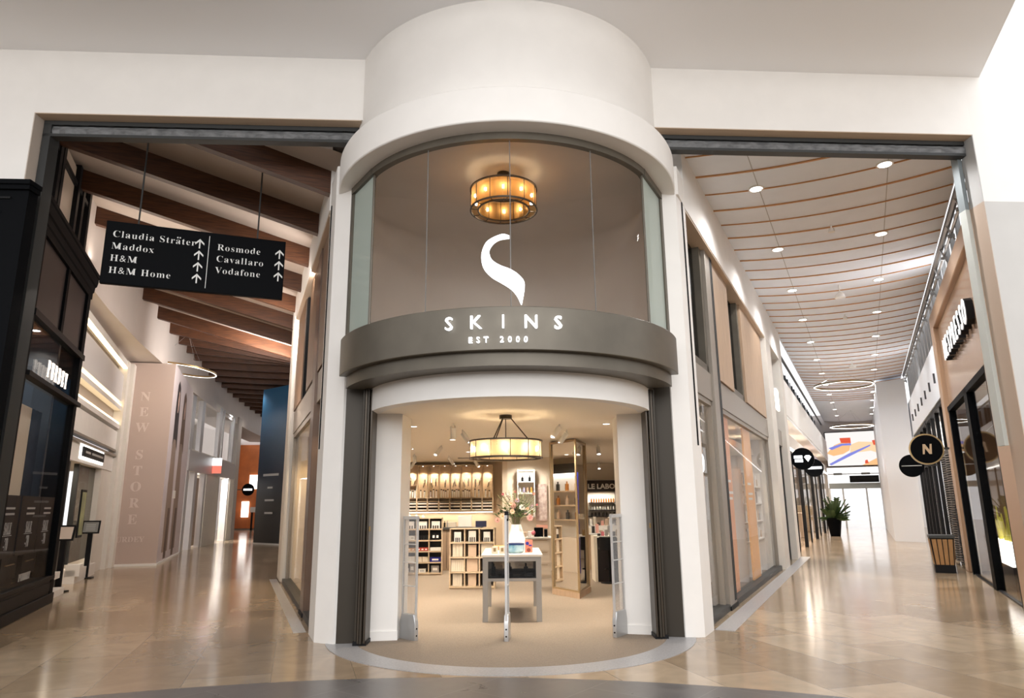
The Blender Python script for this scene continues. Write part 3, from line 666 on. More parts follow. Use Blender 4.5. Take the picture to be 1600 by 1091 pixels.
struct('wall_right_shop_back', MB().box(3.9, 4.0, 20.0, 33, 0, 4.2), PAPER, R); struct('ceiling_right_shops', MB().box(2.0, 4.0, 20.0, 33, 4.17, 4.25), GREYW, R)
wv = MB()
for k in range(46): z = .1+k*.058; wv.extr([(1.90+.05*abs(sin(q*.33)), 20.15+q*.08) for q in range(24)]+[(1.97, 20.15+1.84), (1.97, 20.15)], 'z', z, z+.035) if False else wv.prism([(1.90-.03*sin(q*.5+k*.12), 20.15+q*.08) for q in range(24)]+[(1.99, 21.99), (1.99, 20.15)], z, z+.03)
t = Thing('wave_screen', 'tall black louvred screen with wavy pale slat edges behind the waste bin', 'screen', (1.95, 21, 0), R)
t.part('backing', MB().box(1.985, 2.0, 20.15, 22.0, .05, 2.9), BLACKP); t.part('slat', wv, mat('charcoal_slat', (.06, .06, .062), .4), stuff=True)
disc_sign('large black round hanging sign with a gold rim and letter N beside the copper shopfront', (1.42, 19.6, 2.82), .36, .1, rim=BRASS, wall=1.95, mk='none').part('lettering', MB().extr([(-.09, -.12), (-.05, -.12), (-.03, .02), (.05, -.12), (.1, -.12), (.12, .12), (.08, .12), (.06, -.02), (-.02, .12), (-.07, .12)], 'y', -.07, -.058), mat('tan_letter', (.62, .46, .30), .4))
disc_sign('small black round hanging sign with one thin white line of letters beside the white block', (1.3, 24.0, 2.62), .33, .035, wall=1.98)
# waste bin
t = Thing('waste_bin', 'tapered waste bin with orange oak slats and dark top and foot by the right wall', 'waste bin', (1.42, 19.1, 0), R, local=True)
t.part('foot', MB().prism([(-.2, -.2), (.2, -.2), (.2, .2), (-.2, .2)], 0, .17), BLACKP)
def taper(b0, b1, z0, z1):
    vs = [(x*b0, y*b0, z0) for x, y in ((-1, -1), (1, -1), (1, 1), (-1, 1))]+[(x*b1, y*b1, z1) for x, y in ((-1, -1), (1, -1), (1, 1), (-1, 1))]
    return MB().add(vs, [(3, 2, 1, 0), (4, 5, 6, 7), (0, 1, 5, 4), (1, 2, 6, 5), (2, 3, 7, 6), (3, 0, 4, 7)])
t.part('body', taper(.19, .235, .17, .76), BLACKP)
for k in range(4):
    for m_ in ((1, 0), (0, 1), (-1, 0), (0, -1)):
        u0 = -.17+.09*k; sl = []
        for z, sc, of in ((.18, 1, .198), (.74, 1.2, .243)):
            for u in (u0, u0+.072):
                for d in (of-.02, of+.006): sl.append((m_[0]*d-m_[1]*u*sc, m_[1]*d+m_[0]*u*sc, z))
        t.part('slat', MB().add(sl, [(0, 1, 3, 2), (4, 6, 7, 5), (0, 4, 5, 1), (2, 3, 7, 6), (1, 5, 7, 3), (0, 2, 6, 4)]), mat('orange_oak', (.42, .23, .09), .5, noise=.25, nscale=4, stretch=(8, 8, 1)))
t.part('top_rim', MB().prism([(-.255, -.255), (.255, -.255), (.255, .255), (-.255, .255)], .76, .83), DARKM, bev=.01)

# copper lacquered shopfront on the right
a, b = 11.35, 19.95
t = Thing('shopfront', 'copper lacquered shopfront with black framed glass at the right edge of the photo', 'shopfront', (2.0, 15.5, 0), R)
t.part('fascia_panel', MB().box(2.0, 2.1, 12.9, 19.4, 3.72, 5.75), NESPB)
fm = MB(); fm.box(1.9, 2.15, a, b, 5.75, 6.12); fm.box(1.9, 2.15, 19.35, b, 0, 5.8); fm.box(1.9, 2.15, a, 13.05, 0, 5.8)
t.part('surround', fm, NESPF, bev=.02)
fr_ = MB()
for q in (13.1, 15.6, 18.75): fr_.box(1.92, 2.06, q, q+(.14 if q != 15.6 else .4), 0, 3.72)
fr_.box(1.92, 2.06, 13.05, 19.0, 3.62, 3.74)
t.part('window_frame', fr_, BLACK)
t.part('side_strip', MB().box(1.98, 2.1, 18.9, 19.36, 0, 3.72), mat('champagne_strip', (.52, .42, .30), .35, .2))
t.part('pane', MB().box(1.985, 1.995, 13.2, 15.6, .02, 3.62), GLASS); t.part('pane', MB().box(1.985, 1.995, 16.0, 18.75, .02, 3.62), GLASS)
t.part('threshold', MB().box(1.94, 2.0, 13.1, 18.9, 0, .02), BLACKP)
SIGNS = mat('sign_soft', (.85, .85, .85), .5, emit=.45, ecol=(1, 1, 1))
sg = Thing('illuminated_lettering', 'large white NESPRESSO lettering with black sides on the copper fascia', 'sign', (1.86, 15.7, 4.6), R)
for i, ch in enumerate('NESPRESSO'):
    q = 17.35-i*.425
    f_ = text(ch, .46, .02, sx=.72); k_ = text(ch, .46, .12, bold=.006, sx=.72)
    lo_ = sg.part('letter', place(f_, (1.865, q, 4.6), '-x'), SIGNS, label='white letter '+ch); sg.part('letter_side', place(k_, (1.945, q, 4.6), '-x'), BLACKP, parent=lo_)
struct('wall_right_cafe_back', MB().box(3.9, 4.0, 12.9, 20, 0, 3.76), mat('brown_store', (.27, .17, .10), .5), R); struct('ceiling_right_cafe', MB().prism([(2.16, 11.7), (4.0, 12.8), (4.0, 20), (2.16, 20)], 3.76, 3.85), GREYW, R)
struct('wall_right_cafe_side', MB().box(2.1, 4.0, 19.8, 19.95, 0, 3.8), mat('brown_store', (.27, .17, .10), .5), R)
for q in (14.2, 17.5): lamp('cafe_light', 'SPOT', (2.8, q, 3.7), 90, (1, .85, .65), R, .1, spot=120, target=(2.8, q, 0))
t = Thing('lit_display_plinth', 'white display plinth with glowing yellow green stalks behind the near copper shop glass', 'display', (2.4, 16.4, 0), R)
t.part('plinth', MB().box(2.2, 2.58, 15.5, 17.3, 0, .42), BROWNP); t.part('tray', MB().box(2.2, 2.58, 15.5, 17.3, .42, .85), EMSOFT)
sk = MB()
for k in range(22):
    y = 15.6+k*.075; x = 2.25+.25*random.random(); h = random.uniform(.3, .65); sk.tube([(x, y, .85), (x+random.uniform(-.05, .05), y+random.uniform(-.06, .06), .85+h)], [.035, .01], 5)
t.part('stalk', sk, mat('lime_stalk', (.62, .58, .12), .5), stuff=True)
solo('pale_counter', MB().box(2.6, 3.4, 16.4, 18.2, 0, 1.05), mat('khaki_counter', (.33, .31, .24), .5), 'khaki green counter block behind the far copper shop glass', 'counter', R, bev=.02)
# wall and clerestory above the right-hand shops
struct('wall_right_clerestory', MB().box(2.35, 2.5, 11.9, 33, 5.6, 7.1), mat('pale_glazing', (.40, .42, .44), .3, noise=.3, nscale=1.5), R)
struct('wall_right_ledge', MB().box(2.3, 2.8, 20, 33, 5.45, 5.56), WHITE, R)
for i in range(24):
    s_ = 11.95+i*.9
    solo('glazing_mullion', MB().box(2.05, 2.13, s_, s_+.12, 5.57 if s_ > 20 else 6.13, 6.9), STEEL, 'grey upright mullion of the clerestory above the copper shop side, number %d from the portal' % (i+1), 'mullion', R, group='clerestory mullions on the right')
t = Thing('pipe_truss', 'long grey pipe and bracket truss under the right edge of the arcade ceiling', 'truss', (1.98, 22, 6.45), R)
t.part('pipe', MB().tube([(1.95, 11.9, 6.78), (1.95, 33, 6.78)], .06, 8), mat('dull_pipe', (.23, .22, .21), .4, .5)); t.part('pipe', MB().tube([(2.0, 11.9, 6.62), (2.0, 33, 6.62)], .03, 8), STEEL)
for i in range(16): s_ = 12.0+i*1.4; t.part('bracket', cat_mb(MB().box(1.92, 2.04, s_, s_+.06, 6.5, 6.56), MB().tube([(1.93, s_+.03, 6.74), (2.03, s_+.03, 6.45)], .02, 5)), STEEL)

# added fill strips along the right arcade's ledges, brightening its ceiling
lamp('ceiling_fill', 'AREA', (1.9, 17, 6.16), 34, (.97, .98, 1), R, .3, 8, target=(.4, 17, 7.6)); lamp('ceiling_fill', 'AREA', (2.0, 27, 5.62), 40, (.97, .98, 1), R, .3, 11, target=(.6, 27, 7.0))
lamp('ceiling_fill', 'AREA', (-2.02, 36, 5.48), 35, (1, .98, .98), R, .08, 24, target=(-1.0, 36, 6.6))

# ------------------------------------------------------------------ left arcade (frame L: x across, y along)
# the curved left wall, its upper part
LW = [(-3.05, 9.4), (-3.05, 14.05), (-2.95, 17), (-2.72, 20.2), (-2.36, 23.5), (-1.93, 28), (-1.36, 32.3), (-.67, 37), (.47, 43), (2.1, 50)]
def lw_at(s_):
    for (n0, a), (n1, b) in zip(LW, LW[1:]):
        if s_ <= b: return n0+(n1-n0)*(s_-a)/(b-a)
    return LW[-1][0]
def wall_strip(pts, z0, z1, d=-.25):
    return MB().prism(pts+[(x+d, y) for x, y in reversed(pts)], z0, z1)
LWHITE = mat('left_wall_white', (.70, .64, .60), .65, noise=.04, nscale=1.5)
struct('ceiling_left_soffit', MB().prism([(x+.0, y) for x, y in LW[1:]]+[(x-1.6, y) for x, y in reversed(LW[1:])], 5.90, 5.948), LWHITE, L)
struct('wall_left_upper', wall_strip(LW[1:], 5.95, 8.3), LWHITE, L)
BS = [9.85, 11.5, 13.2, 14.9, 16.6, 18.3, 20.0, 21.8, 23.5]
while BS[-1] < 46: BS.append(BS[-1]+1.55)
def bz(n, s_=0):                                   # underside of the timbers: falls to the right, levelling out down the arcade
    k = min(1, max(0, (s_-22)/6)); z = 6.15+(.9-n)*.245
    return z*(1-k)+max(z, 7.05)*k
for i, s_ in enumerate(BS):
    nl = lw_at(s_)-.02; nr = .98 if s_ < 17.2 else 3.6
    # hall wall cuts the first beams short
    lim = (s_-.2-9.3+.42)/-.333 if False else None
    n0 = max(nl, (9.5-s_)/.323)      # stay behind the hall wall
    mb = MB(); w2 = .07
    vs = []
    for n_ in (n0, nr):
        z = bz(n_, s_); vs += [(n_, s_-w2, z), (n_, s_+w2, z), (n_, s_+w2, z+.36), (n_, s_-w2, z+.36)]
    mb.add(vs, [(0, 1, 2, 3), (7, 6, 5, 4), (0, 4, 5, 1), (1, 5, 6, 2), (2, 6, 7, 3), (3, 7, 4, 0)])
    solo('roof_timber', mb, TIMBER, 'dark brown laminated roof timber sloping across the left arcade, %s counted from the portal' % ORD[i], 'roof beam', L, group='timbers of the left arcade roof')
g = MB(); rows = [9.15, 10.6, 14, 17.4, 17.41, 22, 24, 26, 28, 32, 38, 44, 50]
for y in rows:
    nl = lw_at(y)-.2 if y > 10 else .9
    for n_ in (nl, 1.6 if y < 17.405 else 4.2): g.v += [(n_, y, bz(n_, y)+.36), (n_, y, bz(n_, y)+.5)]
for i in range(len(rows)-1): o_ = 4*i; g.f += [(o_, o_+4, o_+6, o_+2), (o_+1, o_+3, o_+7, o_+5), (o_, o_+1, o_+5, o_+4), (o_+2, o_+6, o_+7, o_+3)]; g.mi += [0]*4
struct('ceiling_left_arcade', g, CEILL, L)
# clerestory above the black shop
t = Thing('clerestory_window', 'dark framed clerestory windows with beige panes above the black shopfront cornice', 'window', (-3.0, 11.8, 6.07), L)
fm = MB()
for q in (10.1, 11.55, 11.75, 12.85, 13.25, 13.75): fm.box(-3.06, -2.92, q, q+.14, 6.07, 7.4)
fm.box(-3.06, -2.94, 10.1, 13.9, 7.0, 7.08); fm.box(-3.06, -2.94, 10.1, 13.9, 6.07, 6.15)
t.part('frame', fm, BLACKP)
for a, b in ((10.24, 11.55), (11.89, 12.85)): t.part('pane', MB().box(-3.0, -2.99, a, b, 6.15, 7.35), mat('beige_pane', (.50, .42, .34), .3))
struct('wall_left_clerestory', MB().box(-3.3, -3.1, 11.0, 14.1, 5.9, 8), mat('dim_beige', (.40, .34, .29), .6), L)

# the black shopfront on the left
Cn = (-6.30, 8.02)                                  # its street corner in plan
t = Thing('shopfront', 'black panelled shopfront with moulded cornice at the left edge of the photo', 'shopfront', (-2.95, 12.3, 0), L)
n0 = -2.95
prof = [(0, 5.58), (.03, 5.58), (.03, 5.70), (.05, 5.72), (.06, 5.82), (.085, 5.84), (.10, 5.92), (.10, 5.98), (.12, 6.0), (.12, 6.06), (-.05, 6.06), (-.05, 5.58)]
t.part('cornice', MB().extr([(n0+a, z) for a, z in prof], 'y', 9.9, 14.97), BLACK)
t.part('pilaster', MB().box(n0-.2, n0+.03, 9.9, 11.45, 0, 5.58), BLACK)
t.part('pilaster', MB().box(n0-.3, n0+.03, 14.62, 14.85, 0, 5.58), BLACK)
t.part('upper_panel', MB().box(n0-.05, n0-.02, 11.45, 13.02, 4.45, 5.58), BROWNP); t.part('upper_panel', MB().box(n0-.05, n0-.02, 13.16, 14.62, 4.45, 5.58), BROWNP)
t.part('mullion', MB().box(n0-.05, n0+.02, 13.02, 13.16, 4.4, 5.58), BLACK)
t.part('transom', cat_mb(MB().box(n0-.06, n0+.05, 11.4, 14.9, 4.34, 4.44), MB().box(n0-.06, n0+.08, 11.4, 14.92, 3.46, 3.53)), BLACKP)
t.part('plinth', cat_mb(MB().box(n0-.3, n0+.05, 11.4, 14.88, 0, .17), MB().box(n0-.3, n0+.02, 11.4, 14.86, .17, .45), MB().box(n0-.03, n0+.035, 11.45, 14.86, .40, .47)), BLACKP, bev=.01)
t.part('plinth_panel', MB().box(n0+.02, n0+.03, 11.6, 14.6, .22, .36), BLACKP)
t.part('pane', MB().box(n0-.03, n0-.02, 11.45, 14.62, 3.53, 4.34), GLASS); t.part('pane', MB().box(n0-.03, n0-.02, 11.45, 14.62, .47, 3.46), GLASS)
# its front side, facing the hall
Li = L.m.inverted()
def fseg(x0, x1, z0, z1, d0, d1): return MB().prism([(x0, wy(x0)-d1), (x1, wy(x1)-d1), (x1, wy(x1)-d0), (x0, wy(x0)-d0)], z0, z1).moved(lambda q: Li @ Vector(q))
t.part('front_body', fseg(-12, -6.0, 0, 5.48, .005, .17), BLACK)
t.part('front_cornice', cat_mb(fseg(-12, -5.96, 5.54, 5.60, .005, .235), fseg(-12, -5.975, 5.48, 5.54, .005, .21)), BLACK)
t.part('front_moulding', fseg(-12, -6.2, 5.36, 5.385, .17, .19), BLACKP); t.part('front_moulding', fseg(-12, -6.3, 5.18, 5.2, .17, .19), BLACKP)
t.part('front_panel', fseg(-12, -6.35, .6, 5.1, .17, .18), mat('night_blue_panel', (.008, .013, .018), .45, spec=.2))
# inside it
struct('wall_left_shop_back', MB().box(-5.2, -5.1, 10.9, 14.9, 0, 5.5), mat('shop_cream', (.55, .48, .40), .6), L)
struct('wall_left_shop_end', MB().box(-5.1, -3.3, 14.72, 14.85, 0, 5.3), mat('night_blue_wall', (.03, .045, .07), .5), L)
struct('ceiling_left_shop', MB().box(-5.1, -3.02, 10.9, 14.7, 4.75, 4.9), mat('shop_timber_ceiling', (.40, .24, .13), .5, noise=.4, nscale=4, stretch=(6, .6, 1)), L)
struct('floor_left_shop', MB().box(-5.1, -3.3, 11.4, 14.7, .3, .46), OAKS, L)
for i, (n_, s_) in enumerate(((-3.6, 12.6), (-4.3, 13.6), (-3.6, 14.3))):
    t = Thing('downlight', 'round downlight in the timber ceiling behind the black shopfront glass, %s from the hall' % ORD[i], 'ceiling light', (n_, s_, 4.7), L, group='downlights in the black shop')
    t.part('lens', MB().cyl((n_, s_), .07, 4.735, 4.742, 16), EMW); t.part('rim', MB().lathe([(.07, 4.735), (.09, 4.735), (.09, 4.75), (.07, 4.75)], (n_, s_, 0), 16, closed=True), PAPER)
    lamp('downlight_light', 'SPOT', (n_, s_, 4.72), 55, (1, .82, .62), L, .06, spot=120, target=(n_, s_, 0))
solo('display_wall', MB().box(-3.5, -3.42, 13.0, 14.05, .46, 3.3), mat('display_cream', (.72, .63, .50), .6), 'tall cream display board standing inside the black shopfront window', 'display', L)
solo('hanging_garment', MB().prism([(-3.42+.03*sin(k*1.3), 14.08+.045*k) for k in range(12)]+[(-3.52, 14.58), (-3.52, 14.08)], .5, 3.3), mat('navy_cloth', (.02, .03, .05), .8, noise=.3, nscale=6), 'dark navy hanging cloth display inside the black shopfront window', 'cloth', L)
sg = Thing('illuminated_lettering', 'glowing PURDEY lettering behind the upper glass of the black shopfront', 'sign', (-2.9, 13.0, 3.58), L)
for i, ch in enumerate('PURDEY'): sg.part('letter', place(text(ch, .27, .02, serif=True, sx=.50), (-2.88, 12.42+i*.232, 3.60), '+x'), SIGNWARM)
for i, (a, b, tx) in enumerate(((11.55, 12.5, 12.03), (12.6, 13.65, 13.12), (13.7, 14.6, 14.15))):
    t = Thing('sale_poster', 'dark sale poster with pale lettering low in the black shopfront window, %s from the hall' % ORD[i], 'poster', (-3.02, (a+b)/2, .92), L)
    sh_ = t.part('sheet', MB().box(-3.03, -3.02, a, b, .92, 1.8), mat('poster_brown', (.035, .026, .022), .6, spec=.2))
    t.part('lettering', place(text('SALE', .17, .004, serif=True, sx=.55), (-3.015, tx, 1.25), '+x'), LETTERG); t.part('lettering', place(text('-70', .17, .004, serif=True, sx=.6), (-3.015, tx, 1.03), '+x'), LETTERG)
    for z in (1.60, 1.52, 1.228): t.part('printed_line', MB().box(-3.017, -3.012, tx-.22, tx+.22, z, z+(.03 if z > 1.3 else .01)), LETTERG)
mb = place(text('PURDEY', .11, .01, serif=True), (-3.0, 13.2, .53), '+x'); solo('window_lettering', mb, LETTERG, 'small pale PURDEY lettering at the foot of the black shop window', 'lettering', L)
for i, s_ in enumerate((11.75, 12.9, 14.0)):
    t = Thing('low_chest', 'low dark chest with pale pull bar under the sale posters, %s from the hall' % ORD[i], 'chest', (-3.2, s_, .46), L)
    f_ = t.part('drawer_front', MB().box(-3.3, -3.15, s_-.4, s_+.4, .56, .9), BLACKP); t.part('foot', MB().box(-3.28, -3.17, s_-.35, s_+.35, .46, .56), BLACKP); t.part('handle', MB().box(-3.15, -3.13, s_-.22, s_+.22, .77, .785), BRASS, parent=f_)

# white louvred shopfront behind it
WN = -3.3
t = Thing('shopfront', 'white shopfront with lit horizontal slots between the black shop and the pink hoarding', 'shopfront', (WN, 18.6, 0), L)
t.part('panel', MB().box(WN-.1, WN+.02, 14.95, 22.1, 4.55, 5.32), mat('cool_white', (.68, .66, .66), .5), label='upper white panel')
t.part('panel', MB().box(WN-.1, WN+.02, 14.95, 22.1, 3.2, 3.7), WHITE, label='lower white panel')
t.part('beam', cat_mb(MB().box(WN-.15, WN+.08, 14.95, 22.3, 5.55, 5.72), MB().box(WN-.15, WN+.05, 14.95, 22.1, 4.3, 4.42), MB().box(WN-.15, WN+.05, 14.95, 22.1, 3.78, 3.9)), WHITE)
t.part('light_strip', cat_mb(MB().box(WN-.1, WN+.03, 14.95, 22.1, 4.43, 4.48), MB().box(WN-.1, WN+.03, 14.95, 22.1, 3.91, 3.96), MB().box(WN-.02, WN+.085, 14.95, 22.2, 5.51, 5.548)), EMWARM)
t.part('slot', MB().box(WN-.18, WN-.12, 14.95, 22.0, 5.3, 5.55), mat('dark_slot', (.06, .04, .03), .6)); t.part('slot', MB().box(WN-.18, WN-.12, 14.95, 22.0, 3.7, 4.5), mat('grey_slot', (.38, .33, .30), .6))
t.part('fascia', MB().box(WN-.1, WN+.0, 14.95, 22.1, 2.6, 3.05), WHITE); t.part('ledge', cat_mb(MB().box(WN-.1, WN+.06, 14.95, 22.1, 3.0, 3.06), MB().box(WN-.1, WN+.04, 14.95, 22.1, 3.14, 3.2)), TAUPE)
t.part('side_pier', cat_mb(MB().box(WN-.15, WN+.1, 22.1, 22.55, 0, 5.75), MB().box(WN-.2, WN+.2, 22.55, 23.0, 0, 5.75)), CREAM)
t.part('wall_panel', MB().box(WN-.6, WN-.02, 20.6, 22.1, 0, 2.6), CREAM); t.part('wall_panel', MB().box(WN-.3, WN-.2, 15.0, 17.3, 0, 2.6), CREAM)
t.part('door_frame', cat_mb(MB().box(WN-.2, WN-.1, 18.3, 18.42, .4, 2.6), MB().box(WN-.2, WN-.1, 17.3, 17.42, .0, 2.6)), DARKM)
t.part('pane', MB().box(WN-.16, WN-.15, 18.4, 20.6, .4, 2.6), GLASSD)
t.part('plinth', cat_mb(MB().box(WN-.25, WN+.1, 18.2, 20.6, 0, .28), MB().box(WN-.1, WN+.18, 18.2, 18.5, .15, .4)), WHITE); t.part('plinth', cat_mb(MB().box(WN-.3, WN+.28, 15.3, 16.3, 0, .12), MB().box(WN-.25, WN+.2, 15.3, 16.2, .3, .42), MB().box(WN-.25, WN+.1, 15.4, 16.0, .1, .3)), WHITE)
struct('wall_left_white_shop_back', MB().box(-4.9, -4.8, 14.95, 22.6, 0, 5.9), mat('shop_tan', (.50, .42, .33), .6), L)
struct('wall_left_white_shop_top', MB().box(WN-.25, WN-.05, 14.0, 23.0, 5.72, 6.6), LWHITE, L); struct('ceiling_left_white_shop', MB().box(-4.9, WN-.15, 14.95, 22.6, 2.62, 2.7), CREAM, L)
lamp('shop_light', 'AREA', (-4.0, 18.5, 2.55), 40, (1, .85, .65), L, .8, 3)
sg = Thing('backlit_sign', 'small black bar sign with a lit white border on the white shopfront fascia', 'sign', (WN+.05, 19.1, 2.7), L)
sg.part('board', MB().box(WN+.02, WN+.06, 17.75, 20.3, 2.74, 2.95), BLACKP); sg.part('glow_border', MB().box(WN+.0, WN+.02, 17.6, 20.45, 2.68, 3.01), EMSOFT)
sg.part('word_line', MB().box(WN+.06, WN+.066, 17.95, 18.5, 2.82, 2.87), LETTERG); sg.part('word_line', MB().box(WN+.06, WN+.066, 18.7, 20.1, 2.82, 2.87), LETTERG)
t = Thing('wall_mirror', 'tall narrow black framed green picture panel in the white shop entrance', 'picture', (-3.1, 17.6, 1.0), L, local=True)
t.part('frame', MB().box(-.03, .0, -.25, .25, .0, 1.0), BLACKP); t.part('picture', MB().box(0, .006, -.2, .2, .05, .95), mat('green_print', (.42, .46, .22), .3, noise=.6, nscale=3))
for i, (p, z, c_, lab) in enumerate((((-9.0, 14.25), 1.02, (.75, .65, .56), 'black floor sign stand with a blank pale card beside the black shop'), ((-10.1, 16.96), 1.06, (.23, .23, .22), 'black floor sign stand with a dark grey text card before the pink hoarding'))):
    t = Thing('sign_stand', lab, 'sign stand', (p[0], p[1], 0), W, rot=radians(18 if i else 8))
    t.part('post', MB().box(-.05, .05, -.03, .03, .02, z), BLACKP); t.part('foot', MB().box(-.16, .16, -.13, .13, 0, .025), BLACKP, bev=.008)
    mb = MB().box(-.19, .19, -.03, .0, 0, .30); mb.moved(lambda q: (q[0], q[1]+q[2]*.25-.03, q[2]+z-.04)); sf_ = t.part('sign_frame', mb, BLACKP)
    mb = MB().box(-.155, .155, -.036, -.028, .035, .265); mb.moved(lambda q: (q[0], q[1]+q[2]*.25-.03, q[2]+z-.04)); t.part('card', mb, mat('card_%d' % i, c_, .5), parent=sf_)
    if i:
        mb = MB()
        for k in range(4): mb.box(-.10, .10, -.039, -.035, .08+k*.04, .092+k*.04)
        mb.moved(lambda q: (q[0], q[1]+q[2]*.25-.03, q[2]+z-.04)); t.part('printed_line', mb, LETTERG)

# pink hoarding announcing a new store
A_, B_, C_ = (-11.55, 20.17), (-10.22, 20.48), (-11.92, 25.4)
t = Thing('hoarding', 'tall pinkish beige hoarding with NEW STORE lettering and a photo print on its side', 'hoarding', (-11, 21.5, 0), W)
t.part('body', MB().prism([A_, B_, C_, (-13.2, 25.0)], .06, 5.87), mat('pink_beige_print', (.54, .43, .375), .6)); t.part('skirting', MB().prism([(A_[0], A_[1]-.03), (B_[0]+.04, B_[1]-.03), (C_[0]+.04, C_[1]), (-13.2, 25.0)], 0, .06), PAPER)
ab = Vector((B_[0]-A_[0], B_[1]-A_[1])).normalized(); bc = Vector((C_[0]-B_[0], C_[1]-B_[1])).normalized(); lb = math.hypot(C_[0]-B_[0], C_[1]-B_[1])
def on_ab(mb, u, z): return mb.moved(lambda q: (A_[0]+ab.x*(u+q[0])+ab.y*(.006-q[1]), A_[1]+ab.y*(u+q[0])-ab.x*(.006-q[1]), z+q[2]))
PINKL = mat('pale_pink_letter', (.68, .58, .53), .6)
for k, ch in enumerate('NEW STORE'):
    if ch != ' ': t.part('letter', on_ab(text(ch, .27, .008, serif=True), .62, 4.72-k*.46+(.12 if k > 3 else 0)), PINKL)
t.part('lettering', on_ab(text('PURDEY', .15, .008, serif=True), .55, .66), PINKL)
def on_bc(poly, d0=.0, d1=.004): 
    mb = MB().extr(poly, 'y', -d1, -d0); return mb.moved(lambda q: (B_[0]+bc.x*q[0]-bc.y*q[1]*-1*-1, B_[1]+bc.y*q[0]+bc.x*q[1]*1, q[2])) if False else mb.moved(lambda q: (B_[0]+bc.x*q[0]+bc.y*(-q[1]), B_[1]+bc.y*q[0]-bc.x*(-q[1]), q[2]))
pm = lambda n_, c: mat(n_, c, .5)
t.part('photo_print', on_bc([(.02, .06), (lb, .06), (lb, 5.87), (.02, 5.87)], 0, .003), pm('print_lilac', (.62, .55, .56)))
def figure(u, hz, hair, skin, coat):
    t.part('printed_coat', on_bc([(u-.55, .3), (u+.65, .3), (u+.6, 2.3), (u+.42, 3.75), (u+.16, 4.1), (u-.16, 4.1), (u-.42, 3.7), (u-.55, 2.2)], .003, .005), pm('print_coat', coat))
    t.part('printed_hair', on_bc([(u-.45, 3.5), (u-.42, 4.7), (u-.3, hz-.12), (u, hz+.06), (u+.34, hz-.12), (u+.48, 4.6), (u+.6, 3.4), (u+.25, 3.7), (u-.2, 3.7)], .005, .007), pm('print_hair'+str(u), hair))
    t.part('printed_face', on_bc([(u+.0, 4.55), (u+.16, 4.55), (u+.24, 4.85), (u+.20, hz-.3), (u+.05, hz-.25), (u-.04, 4.9)], .007, .009), pm('print_skin', skin))
figure(1.35, 5.5, (.03, .02, .018), (.62, .42, .34), (.30, .22, .17)); figure(3.1, 5.4, (.13, .075, .045), (.66, .45, .36), (.36, .26, .20))
for q_ in (1.2, 2.95): t.part('printed_leg', on_bc([(q_, .1), (q_+.5, .1), (q_+.6, 1.6), (q_+.1, 1.6)], .005, .0065), pm('print_dark', (.14, .09, .07)))
t.part('printed_bag', on_bc([(2.1, 1.9), (2.8, 1.9), (2.8, 2.15), (2.1, 2.15)], .006, .008), PAPER)

# fashion store on the curve
hA, hB = Vector((-13.45, 31.0)), Vector((-15.6, 41.0))
hd = (hB-hA).normalized(); hn = Vector((hd.y, -hd.x))                # hn points into the arcade
def hbox(u0, u1, d0, d1, z0, z1):
    P = lambda u, d: tuple(hA+hd*u+hn*d); return MB().prism([P(u0, d0), P(u1, d0), P(u1, d1), P(u0, d1)], z0, z1)
t = Thing('shopfront', 'grey banded shopfront with tall upper windows on the bend of the left arcade', 'shopfront', (*(hA+hd*4), 0))
GB = mat('grey_band', (.46, .44, .44), .4); SILV = mat('silver_mullion', (.58, .57, .58), .35, .35)
t.part('band', hbox(-4.6, 5.3, -.1, .12, 2.99, 3.77), GB)
for u, wd in ((-4.6, .5), (-2.9, .5), (.75, .5), (1.6, .24), (4.28, .3)): t.part('upper_mullion', hbox(u, u+wd, -.08, .08, 3.77, 6.13), SILV)
t.part('upper_head', hbox(-4.6, 5.3, -.1, .06, 6.05, 6.2), CREAM); t.part('upper_sill', hbox(-4.6, 5.3, -.1, .05, 3.77, 3.84), CREAM)
for u0, u1 in ((-4.1, -2.9), (-2.4, .75), (1.84, 4.28)): t.part('upper_pane', hbox(u0, u1, -.02, -.01, 3.84, 6.05), GLASS)
for u, wd in ((-4.6, .4), (-3.3, .45), (-1.5, .3), (1.48, .25), (3.9, .2)): t.part('post', hbox(u, u+wd, -.12, .08, 0, 2.99), SILV)
t.part('pier', hbox(-1.15, 1.48, -.5, .1, 0, 2.99), CREAM); t.part('pier', hbox(4.3, 5.3, -.3, .1, 0, 2.99), CREAM); t.part('end_pier', hbox(5.3, 6.3, -.3, .14, 0, 6.25), mat('grey_pier', (.50, .46, .43), .5))
for u0, u1 in ((-2.8, -1.5), (1.73, 3.9)): t.part('pane', hbox(u0, u1, -.02, -.01, .1, 2.99), GLASS)
t.part('wood_door', hbox(-2.3, -1.6, -.2, -.1, .1, 2.8), OAK)
struct('wall_left_far_back', hbox(-4.6, 6.3, -1.9, -1.8, 0, 6.2), PAPER); struct('ceiling_left_far', hbox(-4.6, 6.3, -1.8, -.1, 3.1, 3.3), PAPER); struct('ceiling_left_far_top', hbox(-4.6, 6.3, -1.8, -.1, 6.2, 6.3), PAPER)
lamp('shop_light', 'AREA', (*(hA+hd*1-hn*.9), 6.1), 330, (.95, .97, 1), size=1, sy=6); lamp('shop_light', 'AREA', (*(hA+hd*1-hn*.9), 3.0), 300, (1, .95, .9), size=1, sy=6)
sg = Thing('projecting_sign', 'small glowing red and white projecting sign on the grey band of the bend shopfront', 'sign', (*(hA+hd*-.27+hn*.3), 3.07))
sg.part('board', hbox(-.35, -.2, .13, .48, 3.4, 3.73), SIGNW, label='white glowing upper half'); sg.part('board', hbox(-.35, -.2, .13, .48, 3.07, 3.4), mat('red_lit', (.7, .05, .05), .4, emit=.7, ecol=(.9, .22, .15)), label='red glowing lower half')
